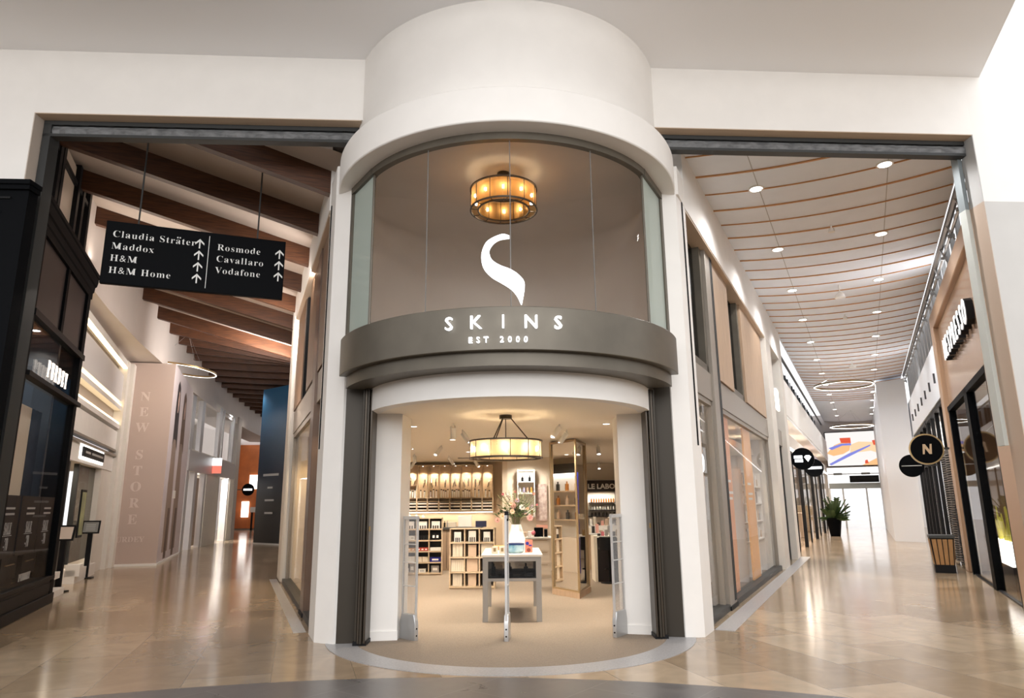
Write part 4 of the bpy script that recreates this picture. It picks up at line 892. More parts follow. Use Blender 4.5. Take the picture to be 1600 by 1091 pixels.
struct('wall_left_end', MB().box(-26, -12, 51.5, 52, 0, 8.5), LWHITE); struct('wall_left_end_right', MB().prism([(1.15, 17.26), (2.3, 31.5), (2.6, 31.5), (1.6, 17.26)], 0, 6.0), LWHITE, L); struct('wall_left_end_far', MB().box(4.0, 4.2, 33.5, 50, 0, 6.5), LWHITE, L)
struct('wall_left_bend', MB().prism([tuple(hA+hd*6.3+hn*.05), tuple(hA+hd*6.3-hn*.25), (-20.7, 51.5), (-20.3, 51.5)], 0, 6.3), LWHITE)
solo('orange_shop_panel', MB().box(-20.25, -15.5, 51.3, 51.48, 0.1, 6.1), mat('orange_wall', (.52, .14, .03), .5, noise=.3, nscale=1.2), 'bright orange shop panel closing the far end of the left arcade', 'panel')
t = Thing('hanging_sign', 'small black round sign in front of the far orange panel', 'sign', (-18.6, 49.2, 2.8), W, local=True)
mb = MB().lathe([(.001, -.05), (.42, -.05), (.42, .05), (.001, .05)], (0, 0, 0), 28); mb.moved(lambda q: (q[0], q[2], q[1])); t.part('disc', mb, BLACK)
t.part('word_line', MB().box(-.3, .3, -.06, -.05, -.06, .06), SIGNW); t.part('bracket', MB().box(-1.2, -.3, -.03, .03, -.03, .03), DARKM)
for lab, x, z0, z1, w_ in (('white lit shop poster high on the far orange panel', -18.9, 2.9, 3.9, .8), ('low white lit shop poster on the far orange panel', -19.5, .9, 2.0, .5)): solo('lit_poster', MB().box(x-w_/2, x+w_/2, 51.2, 51.3, z0, z1), EMSOFT, lab, 'poster')
t = Thing('display_table', 'small dark high table in front of the far orange panel', 'table', (-17.9, 49.5, 0))
t.part('top', MB().box(-18.4, -17.4, 49.3, 49.8, 1.25, 1.6), PAPER)
for x in (-18.35, -17.5): t.part('leg', MB().box(x, x+.1, 49.4, 49.5, 0, 1.25), BLACKP)
# blue hoarding
a_, b_ = Vector((-11.65, 31.85)), Vector((-9.9, 30.4)); dd = (b_-a_).normalized(); nn = Vector((-dd.y, dd.x))
t = Thing('hoarding', 'tall dark blue hoarding with small white lettering at the right side of the left arcade', 'hoarding', (*(a_+dd), 0))
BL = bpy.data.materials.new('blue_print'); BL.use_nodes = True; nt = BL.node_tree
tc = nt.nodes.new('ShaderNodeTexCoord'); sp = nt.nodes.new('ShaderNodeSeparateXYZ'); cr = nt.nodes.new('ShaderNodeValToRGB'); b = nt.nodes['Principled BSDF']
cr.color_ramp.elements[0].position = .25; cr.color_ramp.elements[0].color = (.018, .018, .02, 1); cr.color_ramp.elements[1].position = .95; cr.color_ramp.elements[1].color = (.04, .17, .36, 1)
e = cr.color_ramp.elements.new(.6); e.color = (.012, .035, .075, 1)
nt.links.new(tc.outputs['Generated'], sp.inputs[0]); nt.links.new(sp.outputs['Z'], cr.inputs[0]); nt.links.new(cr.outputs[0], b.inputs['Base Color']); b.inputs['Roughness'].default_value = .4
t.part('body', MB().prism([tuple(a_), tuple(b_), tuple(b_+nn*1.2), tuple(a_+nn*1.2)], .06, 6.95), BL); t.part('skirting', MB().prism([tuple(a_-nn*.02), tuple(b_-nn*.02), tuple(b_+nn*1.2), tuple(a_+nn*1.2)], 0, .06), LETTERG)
for wd, z, h in ((.62, 2.95, .10), (.2, 2.4, .08), (.36, 1.85, .08), (.32, 1.3, .08)):   # words too small to read in the photo
    P = lambda u, d: (a_.x+dd.x*u-nn.x*d, a_.y+dd.y*u-nn.y*d)
    t.part('word_line', MB().prism([P(1.1-wd, .012), P(1.1+wd, .012), P(1.1+wd, .002), P(1.1-wd, .002)], z, z+h), LETTERG)
ring_lamp('thin brass ring pendant hanging before the pink hoarding in the left arcade', (-1.9, 24.5), 6.0, .95, L, 7.2, tilt=-.12, glow=False, th=.018)
# hanging direction board
t = Thing('direction_board', 'black hanging direction board with white store names and arrows in the left portal', 'sign', (-.79, 10.48, 4.64), L)
t.part('board', MB().box(-1.99, .41, 10.48, 10.56, 4.64, 5.56), BLACK, bev=.006)
def at_(mb, n_, z): return place(mb, (n_, 10.478, z), '-y')
def arrow(n_, z, h=.135):
    r = .009; mb = MB().box(n_-r, n_+r, 10.472, 10.48, z, z+h)
    for sg_ in (-1, 1): mb.extr([(n_, z+h+r), (n_+sg_*.062, z+h-.055), (n_+sg_*.062-sg_*.002, z+h-.082), (n_, z+h-.022)], 'y', 10.472, 10.48)
    return mb
for i, s_ in enumerate(('Claudia Str\u0308ater'.replace('r\u0308a', 'ra'), 'Maddox', 'H&M', 'H&M Home')):
    z = 5.325-i*.178; mb = at_(text(s_, .098, .006, serif=True, align='LEFT', space=1.12, bold=-.002), -1.90, z)
    if i == 0:                                       # the two dots over the a
        me_ = at_(text('Claudia Str', .098, .006, serif=True, align='LEFT', space=1.12, bold=-.002), -1.90, z); xa = max(v[0] for v in me_.v)
        for d_ in (.026, .058): mb.box(xa+d_, xa+d_+.018, 10.472, 10.48, z+.088, z+.106)
    t.part('lettering', mb, LETTER); t.part('arrow', arrow(-.78, z-.03), LETTER)
for i, s_ in enumerate(('Rosmode', 'Cavallaro', 'Vodafone')):
    z = 5.30-i*.178; t.part('lettering', at_(text(s_, .098, .006, serif=True, align='LEFT', space=1.12, bold=-.002), -.545, z), LETTER); t.part('arrow', arrow(.33, z-.03), LETTER)
t.part('divider', MB().box(-.66, -.652, 10.472, 10.48, 4.70, 5.50), LETTER)
for n_ in (-1.6, .0): t.part('hanger', MB().cyl((n_, 10.52), .012, 5.56, bz(n_)+.4, 8), DARKM)
# facade of the round shop along the left arcade
struct('wall_left_facade_top', MB().box(.96, 1.5, 9.75, 17.2, 5.85, 6.5), WHITE, L)
struct('trim_10', MB().box(.97, 1.45, 9.9, 16.3, 5.82, 5.85), TAN, L)
struct('wall_left_facade_pier', MB().box(.96, 1.5, 16.3, 17.25, 0, 5.86), CREAM, L, bev=.06)
t = Thing('window_bay', 'warmly lit glazed side bay of the shop on the left arcade with brown panels above', 'shop window', (1.15, 13, 0), L)
t.part('post', MB().box(1.02, 1.28, 11.2, 11.7, 0, 5.8), mat('brown_bronze', (.16, .11, .085), .3, .5), bev=.006); t.part('post_foot', MB().box(1.0, 1.3, 11.18, 11.72, 0, .05), BLACKP)
t.part('fascia', cat_mb(MB().box(1.06, 1.25, 9.85, 11.2, 3.2, 3.68), MB().box(1.06, 1.25, 11.7, 16.3, 3.2, 3.68)), TAUPE)
t.part('sill', cat_mb(MB().box(1.02, 1.2, 9.9, 11.2, 0, .09), MB().box(1.02, 1.2, 11.7, 16.3, 0, .09)), DARKM)
t.part('window_frame', cat_mb(MB().box(1.08, 1.16, 11.7, 16.3, 3.1, 3.2), MB().box(1.08, 1.16, 16.2, 16.3, .09, 3.2), MB().box(1.08, 1.16, 9.88, 9.95, .09, 3.2)), TAUPE)
t.part('pane', MB().box(1.115, 1.125, 11.7, 16.2, .09, 3.1), GLASS); t.part('pane', MB().box(1.115, 1.125, 9.95, 11.2, .09, 3.1), GLASS)
WB = mat('walnut_panel', (.22, .13, .075), .45, noise=.25, nscale=4, stretch=(8, 8, .5))
for a, b in ((9.9, 11.2), (11.75, 13.2), (14.3, 16.25)): t.part('wood_panel', MB().box(1.04, 1.13, a, b, 3.7, 5.8), WB)
t.part('upper_frame', MB().box(1.06, 1.2, 13.2, 13.4, 3.7, 5.8), BLACKP); t.part('upper_frame', MB().box(1.06, 1.2, 14.15, 14.3, 3.7, 5.8), BLACKP); t.part('upper_pane', MB().box(1.16, 1.17, 13.4, 14.15, 3.7, 5.8), GLASSD)
struct('wall_left_side_upper', MB().box(1.5, 1.6, 10.4, 17, 3.2, 5.85), mat('warm_grey_tiles', (.42, .40, .37), .4), L)
struct('wall_left_display', MB().box(1.9, 2.0, 10.6, 17.0, 0, 3.2), mat('warm_cream', (.72, .60, .42), .6), L); struct('ceiling_left_display', MB().box(1.15, 1.95, 9.9, 16.4, 3.14, 3.2), CREAM, L)
struct('wall_left_display_end', MB().box(1.2, 1.95, 16.28, 16.4, 0, 3.2), mat('warm_cream', (.72, .60, .42), .6), L)
for q in (10.6, 12.2, 13.8, 15.4): lamp('display_light', 'SPOT', (1.5, q, 3.1), 85, (1, .72, .42), L, .08, spot=130, target=(1.6, q, 0))
for z in (1.0, 1.6, 2.2):
    solo('glass_shelf', MB().box(1.55, 1.9, 12.2, 15.6, z, z+.025), PAPER, '%s white display shelf inside the warm left bay window' % {1.0: 'lowest', 1.6: 'middle', 2.2: 'top'}[z], 'shelf', L)
    for k in range(6): solo('product_carton', MB().box(1.6, 1.75, 12.5+k*.5, 12.72+k*.5, z+.025, z+.28), PAPER if k % 2 else EMSOFT if False else CART, '%s carton on the %s shelf inside the warm left bay window' % (ORD[k], {1.0: 'lowest', 1.6: 'middle', 2.2: 'top'}[z]), 'box', L, group='cartons in the left bay')
# added left arcade fill: spots between the timbers, area lamps toward ceiling and walls
for s_ in (12.4, 17.4, 22.6, 28.2, 34, 40): lamp('arcade_fill', 'SPOT', (-1.0+max(0, (s_-24)*.14), s_, bz(-1)+.3), 70, (1, .88, .76), L, .15, spot=140, blend=.9, target=(-1.0+max(0, (s_-24)*.14), s_, 0))
lamp('ceiling_fill', 'AREA', (-2.72, 14.8, 6.12), 90, (1, .87, .76), L, .25, 9, target=(-1.6, 14.8, 7.4))
lamp('ceiling_fill', 'AREA', (1.05, 13.5, 6.52), 14, (1, .9, .82), L, .2, 7, target=(-1.0, 13.5, 6.9))
lamp('wall_fill', 'AREA', (.5, 21, 5.8), 120, (1, .93, .88), L, 1.2, .3, target=(-1.6, 33, 5.6))  # added area lamps that brighten the left walls
lamp('wall_fill', 'AREA', (.93, 16.0, 5.6), 75, (1, .93, .88), L, 1.0, .3, target=(-3, 21, 4.2)); lamp('wall_fill', 'AREA', (.93, 12.5, 5.7), 40, (1, .92, .86), L, 1.0, .3, target=(-3, 16, 5.4))

# ------------------------------------------------------------------ inside the shop
CZ = 2.77
struct('ceiling_shop', MB().prism([fr_pt(a, 1.87) for a in range(-76, 77, 4)]+[(2.2, 9.6), (7.4, 20.3), (7.4, 21.0), (-6.3, 21.0), (-2.3, 9.6)], CZ, 2.9), mat('shop_ceiling', (.90, .83, .73), .6))
struct('wall_shop_back', MB().box(-5.2, -.28, 19.42, 19.55, 0, CZ), mat('shop_beige', (.62, .50, .37), .6))
struct('wall_shop_side', MB().box(-.28, -.15, 17.75, 19.55, 0, CZ), mat('shop_sand', (.66, .56, .44), .6))
struct('wall_shop_niche', MB().box(-.15, .95, 17.75, 17.9, 0, CZ), mat('shop_offwhite', (.74, .67, .57), .6))
struct('wall_shop_far', MB().box(.95, 5.5, 20.7, 20.85, 0, CZ), mat('shop_offwhite', (.74, .67, .57), .6)); struct('wall_shop_link', MB().box(.85, .95, 17.9, 20.8, 0, CZ), mat('shop_offwhite', (.74, .67, .57), .6))
struct('wall_shop_left', MB().box(2.02, 2.1, 10.6, 22.5, 0, CZ), mat('shop_sand', (.66, .56, .44), .6), L); struct('wall_shop_right', MB().box(-3.3, -3.2, 10.3, 23.5, 0, CZ), mat('shop_sand', (.66, .56, .44), .6), R)

# brush wall: one long oak case of nine bays
BX = [-3.36, -2.947, -2.632, -2.343, -2.034, -1.736, -1.436, -1.144, -.855, -.565]
YB, YF = 19.4, 19.15
t = Thing('brush_cabinet', 'long oak wall cabinet of lit bays with makeup brushes at the back of the shop', 'cabinet', (-2, YB, 1.42))
t.part('back_panel', MB().box(BX[0], BX[-1], YB-.02, YB, 1.42, 2.68), OAKS)
for x in BX: t.part('upright', MB().box(x-.015, x+.015, YF, YB-.02, 1.42, 2.68), OAKS)
t.part('top_board', MB().box(BX[0], BX[-1], YF, YB-.02, 2.66, 2.69), OAKS)
for z in (1.80, 1.70, 1.63, 1.55, 1.46): t.part('board', MB().box(BX[0], BX[-1], YF+.01, YB-.02, z-.01, z+.004), OAKS)
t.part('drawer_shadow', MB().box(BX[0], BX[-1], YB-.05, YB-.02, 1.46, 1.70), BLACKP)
t.part('light_strip', MB().box(BX[0], BX[-1], YF+.02, YF+.06, 1.40, 1.42), EMSOFT)
lamp('shelf_light', 'AREA', (-1.95, YF+.1, 1.39), 9, (1, .82, .58), size=2.7, sy=.06)
WB_ = mat('white_bottle', (.85, .83, .80), .35); CH = mat('black_cap', (.03, .028, .026), .3)
for b in range(9):
    x0, x1 = BX[b]+.02, BX[b+1]-.02; xc = (x0+x1)/2; w_ = x1-x0
    lamp('bay_spot', 'SPOT', (xc, YF+.06, 2.64), 26, (1, .84, .62), size=.02, spot=75, blend=.7, target=(xc, YB-.03, 1.95))
    dl = Thing('bay_downlight', 'tiny downlight at the top of the %s brush bay from the left' % ORD[b], 'ceiling light', (xc, YF+.06, 2.65), group='brush bay downlights'); dl.part('lens', MB().cyl((xc, YF+.06), .015, 2.648, 2.655, 10), EMW)
    nb = (3, 4, 2, 3, 4, 4, 4, 2, 2)[b]
    for k in range(nb):
        x = x0+w_*(k+.7)/(nb+.4); h = (.16, .2, .18)[(k+b) % 3]
        bt = Thing('white_tube', '%s white tube from the left standing in the %s brush bay from the left' % (ORD[k], ORD[b]), 'tube', (x, YF+.1, 1.805), group='white tubes in the brush bays')
        bt.part('body', MB().cyl((x, YF+.1), .022, 1.805, 1.805+h, 8), WB_); bt.part('cap', MB().cyl((x, YF+.1), .019, 1.805+h, 1.805+h+.03, 8), CH)
    nu = (2, 2, 1, 2, 1, 3, 2, 2, 1)[b]
    if b < 2: solo('small_board', MB().box(x0, x1, YF+.05, YB-.02, 2.12, 2.14), OAK, 'short oak shelf board in the %s brush bay from the left' % ORD[b], 'shelf')
    for k in range(nu):
        x = xc+(k-(nu-1)/2)*.085; zb = 2.14 if b < 2 else 2.08+.03*(k % 2); tl = .03*((k+b) % 3-1)
        br = Thing('makeup_brush', '%s upright makeup brush from the left in the %s brush bay from the left' % (ORD[k], ORD[b]), 'brush', (x, YB-.06, zb), group='makeup brushes in the brush bays')
        br.part('handle', MB().tube([(x, YB-.06, zb), (x+tl, YB-.05, zb+.13)], .011, 6), CH); br.part('bristles', MB().tube([(x+tl, YB-.05, zb+.13), (x+tl*1.3, YB-.05, zb+.18), (x+tl*1.4, YB-.05, zb+.22)], [.012, .024, .012], 8), WB_)
    for r_ in range(3):
        for k in range(3):
            x = x0+w_*(k+.5)/3; z = (1.634, 1.554, 1.464)[r_]
            solo('label_box', MB().box(x-.038, x+.038, YF, YF+.12, z, z+.032), PAPER, 'small white labelled box in the low open drawers under the brush bays', 'box', group='labelled boxes under the brush bays')
# track lights and ceiling spots
SP = [(-.875, 10.09), (-.80, 10.98), (-1.425, 13.83), (-2.27, 16.0), (-1.55, 16.75), (.70, 10.31), (1.72, 14.03), (-1.9, 12.17), (.87, 11.14), (2.44, 19.93), (-1.0, 18.2), (-2.6, 18.3), (.3, 15.5)]
for i, (x, y) in enumerate(SP):
    tx, ty = (.3*sin(i*2.1), .25*cos(i*1.7))
    t = Thing('track_spotlight', 'white adjustable ceiling spotlight in the shop, %s one counted from the entrance' % ORD[sorted(range(len(SP)), key=lambda q: SP[q][1]).index(i)], 'ceiling light', (x, y, CZ), group='ceiling spotlights in the shop')
    t.part('stem', MB().cyl((x, y), .012, CZ-.06, CZ, 8), PAPER); hd_ = t.part('lamp_head', MB().tube([(x, y, CZ-.05), (x+tx*.4, y+ty*.4, CZ-.20)], .042, 10), PAPER)
    e_ = (x+tx*.4, y+ty*.4, CZ-.205); t.part('lens', MB().tube([(x+tx*.395, y+ty*.395, CZ-.199), e_], .034, 10), EMW, parent=hd_)
    lamp('spot_light', 'SPOT', (x+tx*.42, y+ty*.42, CZ-.22), 85, (1, .88, .72), size=.05, spot=110, blend=.8, target=(x+tx*2, y+ty*2+.4, 0))
RL_ = ((-1.1, 12.6), (.9, 12.4), (-2.6, 14.6), (.3, 17.2), (2.6, 16.6), (1.4, 10.3), (-1.5, 10.4), (-1.0, 15.6))
for i, (x, y) in enumerate(RL_):
    t = Thing('recessed_light', 'round recessed light in the cream shop ceiling, %s in depth from the entrance' % ORD[sorted(range(8), key=lambda q: RL_[q][1]+.01*q).index(i)], 'ceiling light', (x, y, CZ-.01), group='recessed lights in the shop')
    t.part('lens', MB().cyl((x, y), .05, CZ-.006, CZ-.001, 14), EMW); t.part('rim', MB().lathe([(.05, CZ-.008), (.065, CZ-.008), (.065, CZ), (.05, CZ)], (x, y, 0), 14, closed=True), PAPER)
    lamp('recessed_lamp', 'SPOT', (x, y, CZ-.02), 150, (1, .89, .75), size=.08, spot=150, blend=.9, target=(x, y, 0))
for i, (x0_, x1_, y) in enumerate(((-.35, .3, 17.0), (-1.4, -.9, 17.6))):
    solo('ceiling_vent', MB().box(x0_, x1_, y, y+.12, CZ-.01, CZ-.001), DARKM, ('right', 'left')[i]+' thin dark slot vent in the shop ceiling', 'vent')

# counter along the back
t = Thing('sales_counter', 'oak sales counter with dark worktop in front of the brush wall', 'counter', (-1.9, 18.4, 0))
t.part('body', MB().box(-3.6, -.62, 18.05, 18.7, 0, 1.0), OAK); t.part('worktop', MB().box(-1.95, -.80, 18.0, 18.72, 1.0, 1.05), mat('dark_worktop', (.09, .085, .08), .3)); t.part('worktop', MB().box(-3.6, -1.95, 18.0, 18.72, 1.0, 1.03), OAKS)
for x in (-2.6, -1.7, -1.15): t.part('seam', MB().box(x, x+.01, 18.045, 18.06, .05, 1.0), BRONZED)
solo('till_screen', MB().box(-.98, -.70, 18.25, 18.3, 1.05, 1.2), mat('navy_plastic', (.02, .025, .07), .4), 'dark navy till screen at the right end of the sales counter', 'screen')
solo('white_carton', MB().box(-1.45, -1.1, 18.5, 18.65, 1.05, 1.33), PAPER, 'large white box standing on the dark counter worktop', 'box', bev=.005)
solo('paper_roll', MB().box(-1.72, -1.5, 18.4, 18.6, 1.05, 1.17), CART, 'low cream carton on the counter left of the large white box', 'box')
for k in range(4): solo('dark_bottle', cat_mb(MB().cyl((-1.9+k*.06, 18.3+.05*(k % 2)), .022, 1.05, 1.16, 8), MB().cyl((-1.9+k*.06, 18.3+.05*(k % 2)), .01, 1.16, 1.21, 8)), (BLACK, BRASS, BLACK, STEEL)[k], '%s small bottle from the left at the left end of the dark counter worktop' % ORD[k], 'bottle', group='bottles on the counter')
for k in range(3): solo('white_dome', MB().lathe([(.001, 0), (.04, 0), (.042, .03), (.02, .07), (.001, .075)], (-2.5+.3*k*.55, 17.0+.01*k, 1.312), 12), WB_, '%s small white dome from the left on top of the tall left shelving unit' % ORD[k], 'jar', group='domes on the left shelving')

# open shelving units with goods
def product(kind, x, y, z, w_, h, d, lab, group):
    if kind == 'card':
        t = Thing('display_card', lab, 'card', (x, y, z), group=group); t.part('sheet', MB().box(x-w_/2, x+w_/2, y, y+.012, z, z+h), PAPER)
        pr = MB()
        for k in range(3): pr.cyl((x-w_*.28+k*w_*.28, y-.02), w_*.07, z+.0, z+h*.42, 8)
        t.part('mini_bottle', pr, CH); return
    m_ = {'white': PAPER, 'kraft': KRAFT, 'cream': CART, 'black': BLACKP, 'blue': mat('royal_blue', (.01, .015, .22), .4), 'grey': mat('grey_carton', (.33, .31, .3), .6), 'red': mat('red_label', (.45, .04, .03), .4), 'amber': mat('amber_label', (.55, .25, .05), .4)}[kind]
    t = Thing('product_box', lab, 'box', (x, y, z), group=group)
    ct_ = t.part('carton', MB().box(x-w_/2, x+w_/2, y, y+d, z, z+h), m_)
    t.part('lid', MB().box(x-w_/2-.002, x+w_/2+.002, y-.002, y+d+.002, z+h, z+h+.006), m_)
    if w_ > .06 and kind not in ('cream', 'kraft'): t.part('label', MB().box(x-w_*.3, x+w_*.3, y-.004, y-.001, z+h*.3, z+h*.7), LETTERG if kind == 'white' else PAPER, parent=ct_)
def shelf_unit(lab, name, org, rot_, cw, hs, d, cells, frame_m, back_m):
    """cells: list over rows (top first) of lists over columns of (kind, n, h)"""
    n = len(cells[0]); wd = cw*n; ux = Vector((cos(rot_), sin(rot_))); uy = Vector((-sin(rot_), cos(rot_)))
    t = Thing('shelving_unit', lab, 'shelving', (org[0], org[1], 0), W, rot=rot_, local=True)
    zt = sum(hs)+.06
    t.part('back_panel', MB().box(0, wd, d-.015, d, .0, zt), back_m)
    for i in range(n+1): t.part('upright', MB().box(i*cw-.012, i*cw+.012, 0, d-.015, 0, zt), frame_m)
    z = zt; zs = []
    t.part('top_board', MB().box(-.012, wd+.012, 0, d, zt-.02, zt), frame_m)
    for h in hs:
        z -= h; zs.append(z); t.part('board', MB().box(0, wd, -.015, d-.015, z-.03, z), frame_m)
    t.part('plinth', MB().box(0, wd, .01, d-.02, 0, max(.02, z-.03)), frame_m)
    for r_, row in enumerate(cells):
        for c_, items in enumerate(row):
            for q, (kind, nn_, h, wf) in enumerate(items):
                for k in range(nn_):
                    w_ = cw*wf/nn_*.92; u = c_*cw+cw*.5+(k-(nn_-1)/2)*cw*wf/nn_ + (0 if len(items) == 1 else (q-.5)*cw*.48)
                    p = Vector(org)+ux*u+uy*.05
                    product(kind, p.x, p.y, zs[r_]+.001, w_, h, d-.12 if kind in ('cream', 'kraft') and h > .15 else .1,
                            '%s %s item in the %s cell, %s row down, %s' % (ORD[k+q*4], kind, ORD[c_], ORD[r_], name), 'goods on the '+name)
A5 = [[[('card', 1, .17, .7)]]*3,
      [[('white', 2, .09, .8)], [('black', 5, .1, .85)], [('black', 2, .15, .6)]],
      [[('amber', 3, .06, .85)], [('red', 3, .07, .85)], [('white', 4, .07, .85)]],
      [[('white', 4, .12, .85)], [('cream', 2, .11, .9)], [('blue', 1, .1, .9)]],
      [[('white', 1, .09, .4), ('grey', 1, .2, .4)], [('white', 1, .08, .6)], [('grey', 1, .15, .65)]]]
shelf_unit('tall oak shelving unit of fifteen cells left of the sales counter', 'left shelving unit', (-2.62, 16.85), .06, .305, (.25, .26, .25, .25, .24), .32, A5, OAKS, mat('black_back', (.03, .025, .022), .5))
B4 = [[[('card', 1, .19, .5)], [('card', 1, .21, .55)], [('card', 1, .19, .5)]],
      [[('cream', 3, .235, .7)], [('kraft', 1, .22, .6)], [('cream', 1, .235, .85)]],
      [[('cream', 6, .22, .9)], [('kraft', 1, .23, .82)], [('cream', 1, .22, .6)]],
      [[('cream', 4, .22, .65)], [('kraft', 1, .22, .6)], [('kraft', 1, .2, .6)]]]
shelf_unit('low oak shelving unit with beige cartons behind the display table', 'low shelving unit', (-1.26, 14.08), -.06, .29, (.26, .28, .28, .27), .36, B4, OAKS, mat('brown_back', (.10, .075, .055), .5))

# anti-theft gates
for lab, p, rot_ in (('clear anti theft gate with steel foot at the left of the shop entrance', (-1.30, 8.99), -.75), ('slim anti theft gate with steel foot in the middle of the shop entrance', (-.09, 8.93), pi/2-.08), ('clear anti theft gate with steel foot at the right of the shop entrance', (1.31, 9.1), .95)):
    t = Thing('security_gate', lab, 'gate', (p[0], p[1], 0), W, rot=rot_, group='anti theft gates', local=True)
    w_ = .14
    gb_ = t.part('base', MB().extr([(-w_-.01, .0), (w_+.01, .0), (w_+.01, .2), (w_-.02, .3), (-w_+.02, .3), (-w_-.01, .2)], 'y', -.028, .028), STEEL, bev=.006)
    t.part('panel', MB().box(-w_+.02, w_-.02, -.008, .008, .28, 1.44), glassmat('acrylic_'+str(p[0]), (.9, .9, .9), .04, frost=.12, fcol=(.7, .7, .7)))
    fm = MB()
    for q in (-w_, w_-.015): fm.box(q, q+.015, -.014, .014, .2, 1.45)
    fm.box(-w_, w_, -.018, .018, 1.43, 1.47)
    for z in (.62, .9, 1.12): fm.box(-w_, w_, -.012, .012, z, z+.012)
    t.part('frame', fm, mat('light_steel', (.66, .65, .64), .35, .5))
    bl = MB()
    for z in (.06, .14):
        for s_ in (-1, 1): b_ = MB().cyl((0, 0), .011, 0, .004, 8); b_.moved(lambda q: (s_*(w_+.008+q[2]), q[0], q[1]+z)); bl = cat_mb(bl, b_)
    t.part('bolt', bl, BLACKP, parent=gb_)
    if rot_ > 1: t.part('sensor', MB().box(-.03, .03, -.024, .024, 1.40, 1.52), BLACKP)

# display table
TX0, TX1, TY0, TY1 = -.445, .385, 10.18, 11.75
GREYT = mat('grey_lacquer', (.29, .265, .235), .45)
t = Thing('display_table', 'grey display table with pale top and glass case near the shop entrance', 'table', ((TX0+TX1)/2, (TY0+TY1)/2, 0))
t.part('top', MB().box(TX0-.02, TX1+.02, TY0-.02, TY1+.02, .875, .905), mat('pale_top', (.68, .60, .50), .4))
for x in (TX0, TX1-.075):
    for y in (TY0, TY1-.075): t.part('leg', MB().box(x, x+.075, y, y+.075, 0, .875), GREYT)
t.part('apron', cat_mb(MB().box(TX0+.075, TX1-.075, TY0, TY0+.05, .815, .875), MB().box(TX0+.075, TX1-.075, TY1-.05, TY1, .815, .875), MB().box(TX0, TX0+.05, TY0+.075, TY1-.075, .815, .875), MB().box(TX1-.05, TX1, TY0+.075, TY1-.075, .815, .875)), GREYT)
t.part('lower_rail', cat_mb(MB().box(TX0+.075, TX1-.075, TY0+.005, TY0+.045, .545, .585), MB().box(TX0+.005, TX0+.045, TY0+.075, TY1-.075, .545, .585), MB().box(TX1-.045, TX1-.005, TY0+.075, TY1-.075, .545, .585)), GREYT)
t.part('case_floor', MB().box(TX0+.02, TX1-.02, TY0+.03, TY1-.03, .565, .585), mat('black_felt', (.03, .027, .025), .9))
t.part('case_glass', cat_mb(MB().box(TX0+.075, TX1-.075, TY0+.02, TY0+.026, .585, .815), MB().box(TX1-.03, TX1-.024, TY0+.075, TY1-.075, .585, .815)), GLASSD)
for k in range(4):
    x = TX0+.16+k*.165
    solo('case_item', MB().box(x-.06, x+.06, TY0+.15+.03*k, TY0+.3+.03*k, .586, .605+.02*(k % 2)), (GREYT, BRASS, GREYT, STEEL)[k] if k != 1 else CH, '%s flat dark item from the left lying inside the glass case of the display table' % ORD[k], 'box', group='items in the glass case')
for k in range(3):
    x = TX0+.14+k*.24; solo('dark_flacon', cat_mb(MB().box(x-.03, x+.03, TY0+.5, TY0+.56, .586, .70), MB().cyl((x, TY0+.53), .014, .70, .75, 8)), BLACKP, '%s dark flacon from the left standing inside the glass case of the display table' % ORD[k], 'bottle', group='flacons in the glass case')
ZT = .906
t = Thing('product_bowl', 'blue glazed round pot with pale front on the display table', 'pot', (.02, 10.55, ZT))
t.part('body', MB().lathe([(.001, 0), (.105, 0), (.13, .03), (.135, .11), (.125, .125), (.118, .12), (.115, .03), (.001, .02)], (.02, 10.55, ZT), 24), mat('blue_glaze', (.03, .20, .36), .2, noise=.5, nscale=6, c2=(.45, .62, .68)))
t.part('rim', MB().lathe([(.120, .118), (.136, .118), (.136, .138), (.120, .138)], (.02, 10.55, ZT), 24, closed=True), mat('navy_rim', (.01, .03, .12), .3))
for k, x in enumerate((-.28, -.17)):
    t = Thing('product_box', ('left', 'right')[k]+' little cream box with gold motif at the left front of the display table', 'box', (x, 10.4, ZT), group='cream boxes on the table')
    t.part('carton', MB().box(x-.045, x+.045, 10.4, 10.46, ZT, ZT+.10), CART); t.part('motif', MB().box(x-.018, x+.018, 10.396, 10.4, ZT+.03, ZT+.08), BRASS)
t = Thing('product_box', 'orange blue and pink patterned box right of the blue pot on the display table', 'box', (.22, 10.62, ZT))
t.part('carton', MB().box(.165, .275, 10.62, 10.68, ZT+.0, ZT+.18), mat('coral_print', (.72, .20, .13), .5)); t.part('motif', cat_mb(MB().cyl((0, 0), .026, 0, .004, 10).moved(lambda q: (.20+q[0], 10.616+q[2], ZT+.13+q[1])), MB().box(.22, .265, 10.614, 10.62, ZT+.09, ZT+.11)), mat('royal_blue', (.01, .015, .22), .4))
t.part('base_motif', MB().cyl((0, 0), .03, 0, .004, 12).moved(lambda q: (.22+q[0], 10.616+q[2], ZT+.035+q[1])), mat('maroon_print', (.2, .04, .02), .5))
solo('tan_tray', MB().box(-.33, -.12, 11.2, 11.45, ZT, ZT+.06), mat('orange_leather', (.5, .24, .08), .5), 'orange brown tray at the back left of the display table', 'tray', bev=.005)
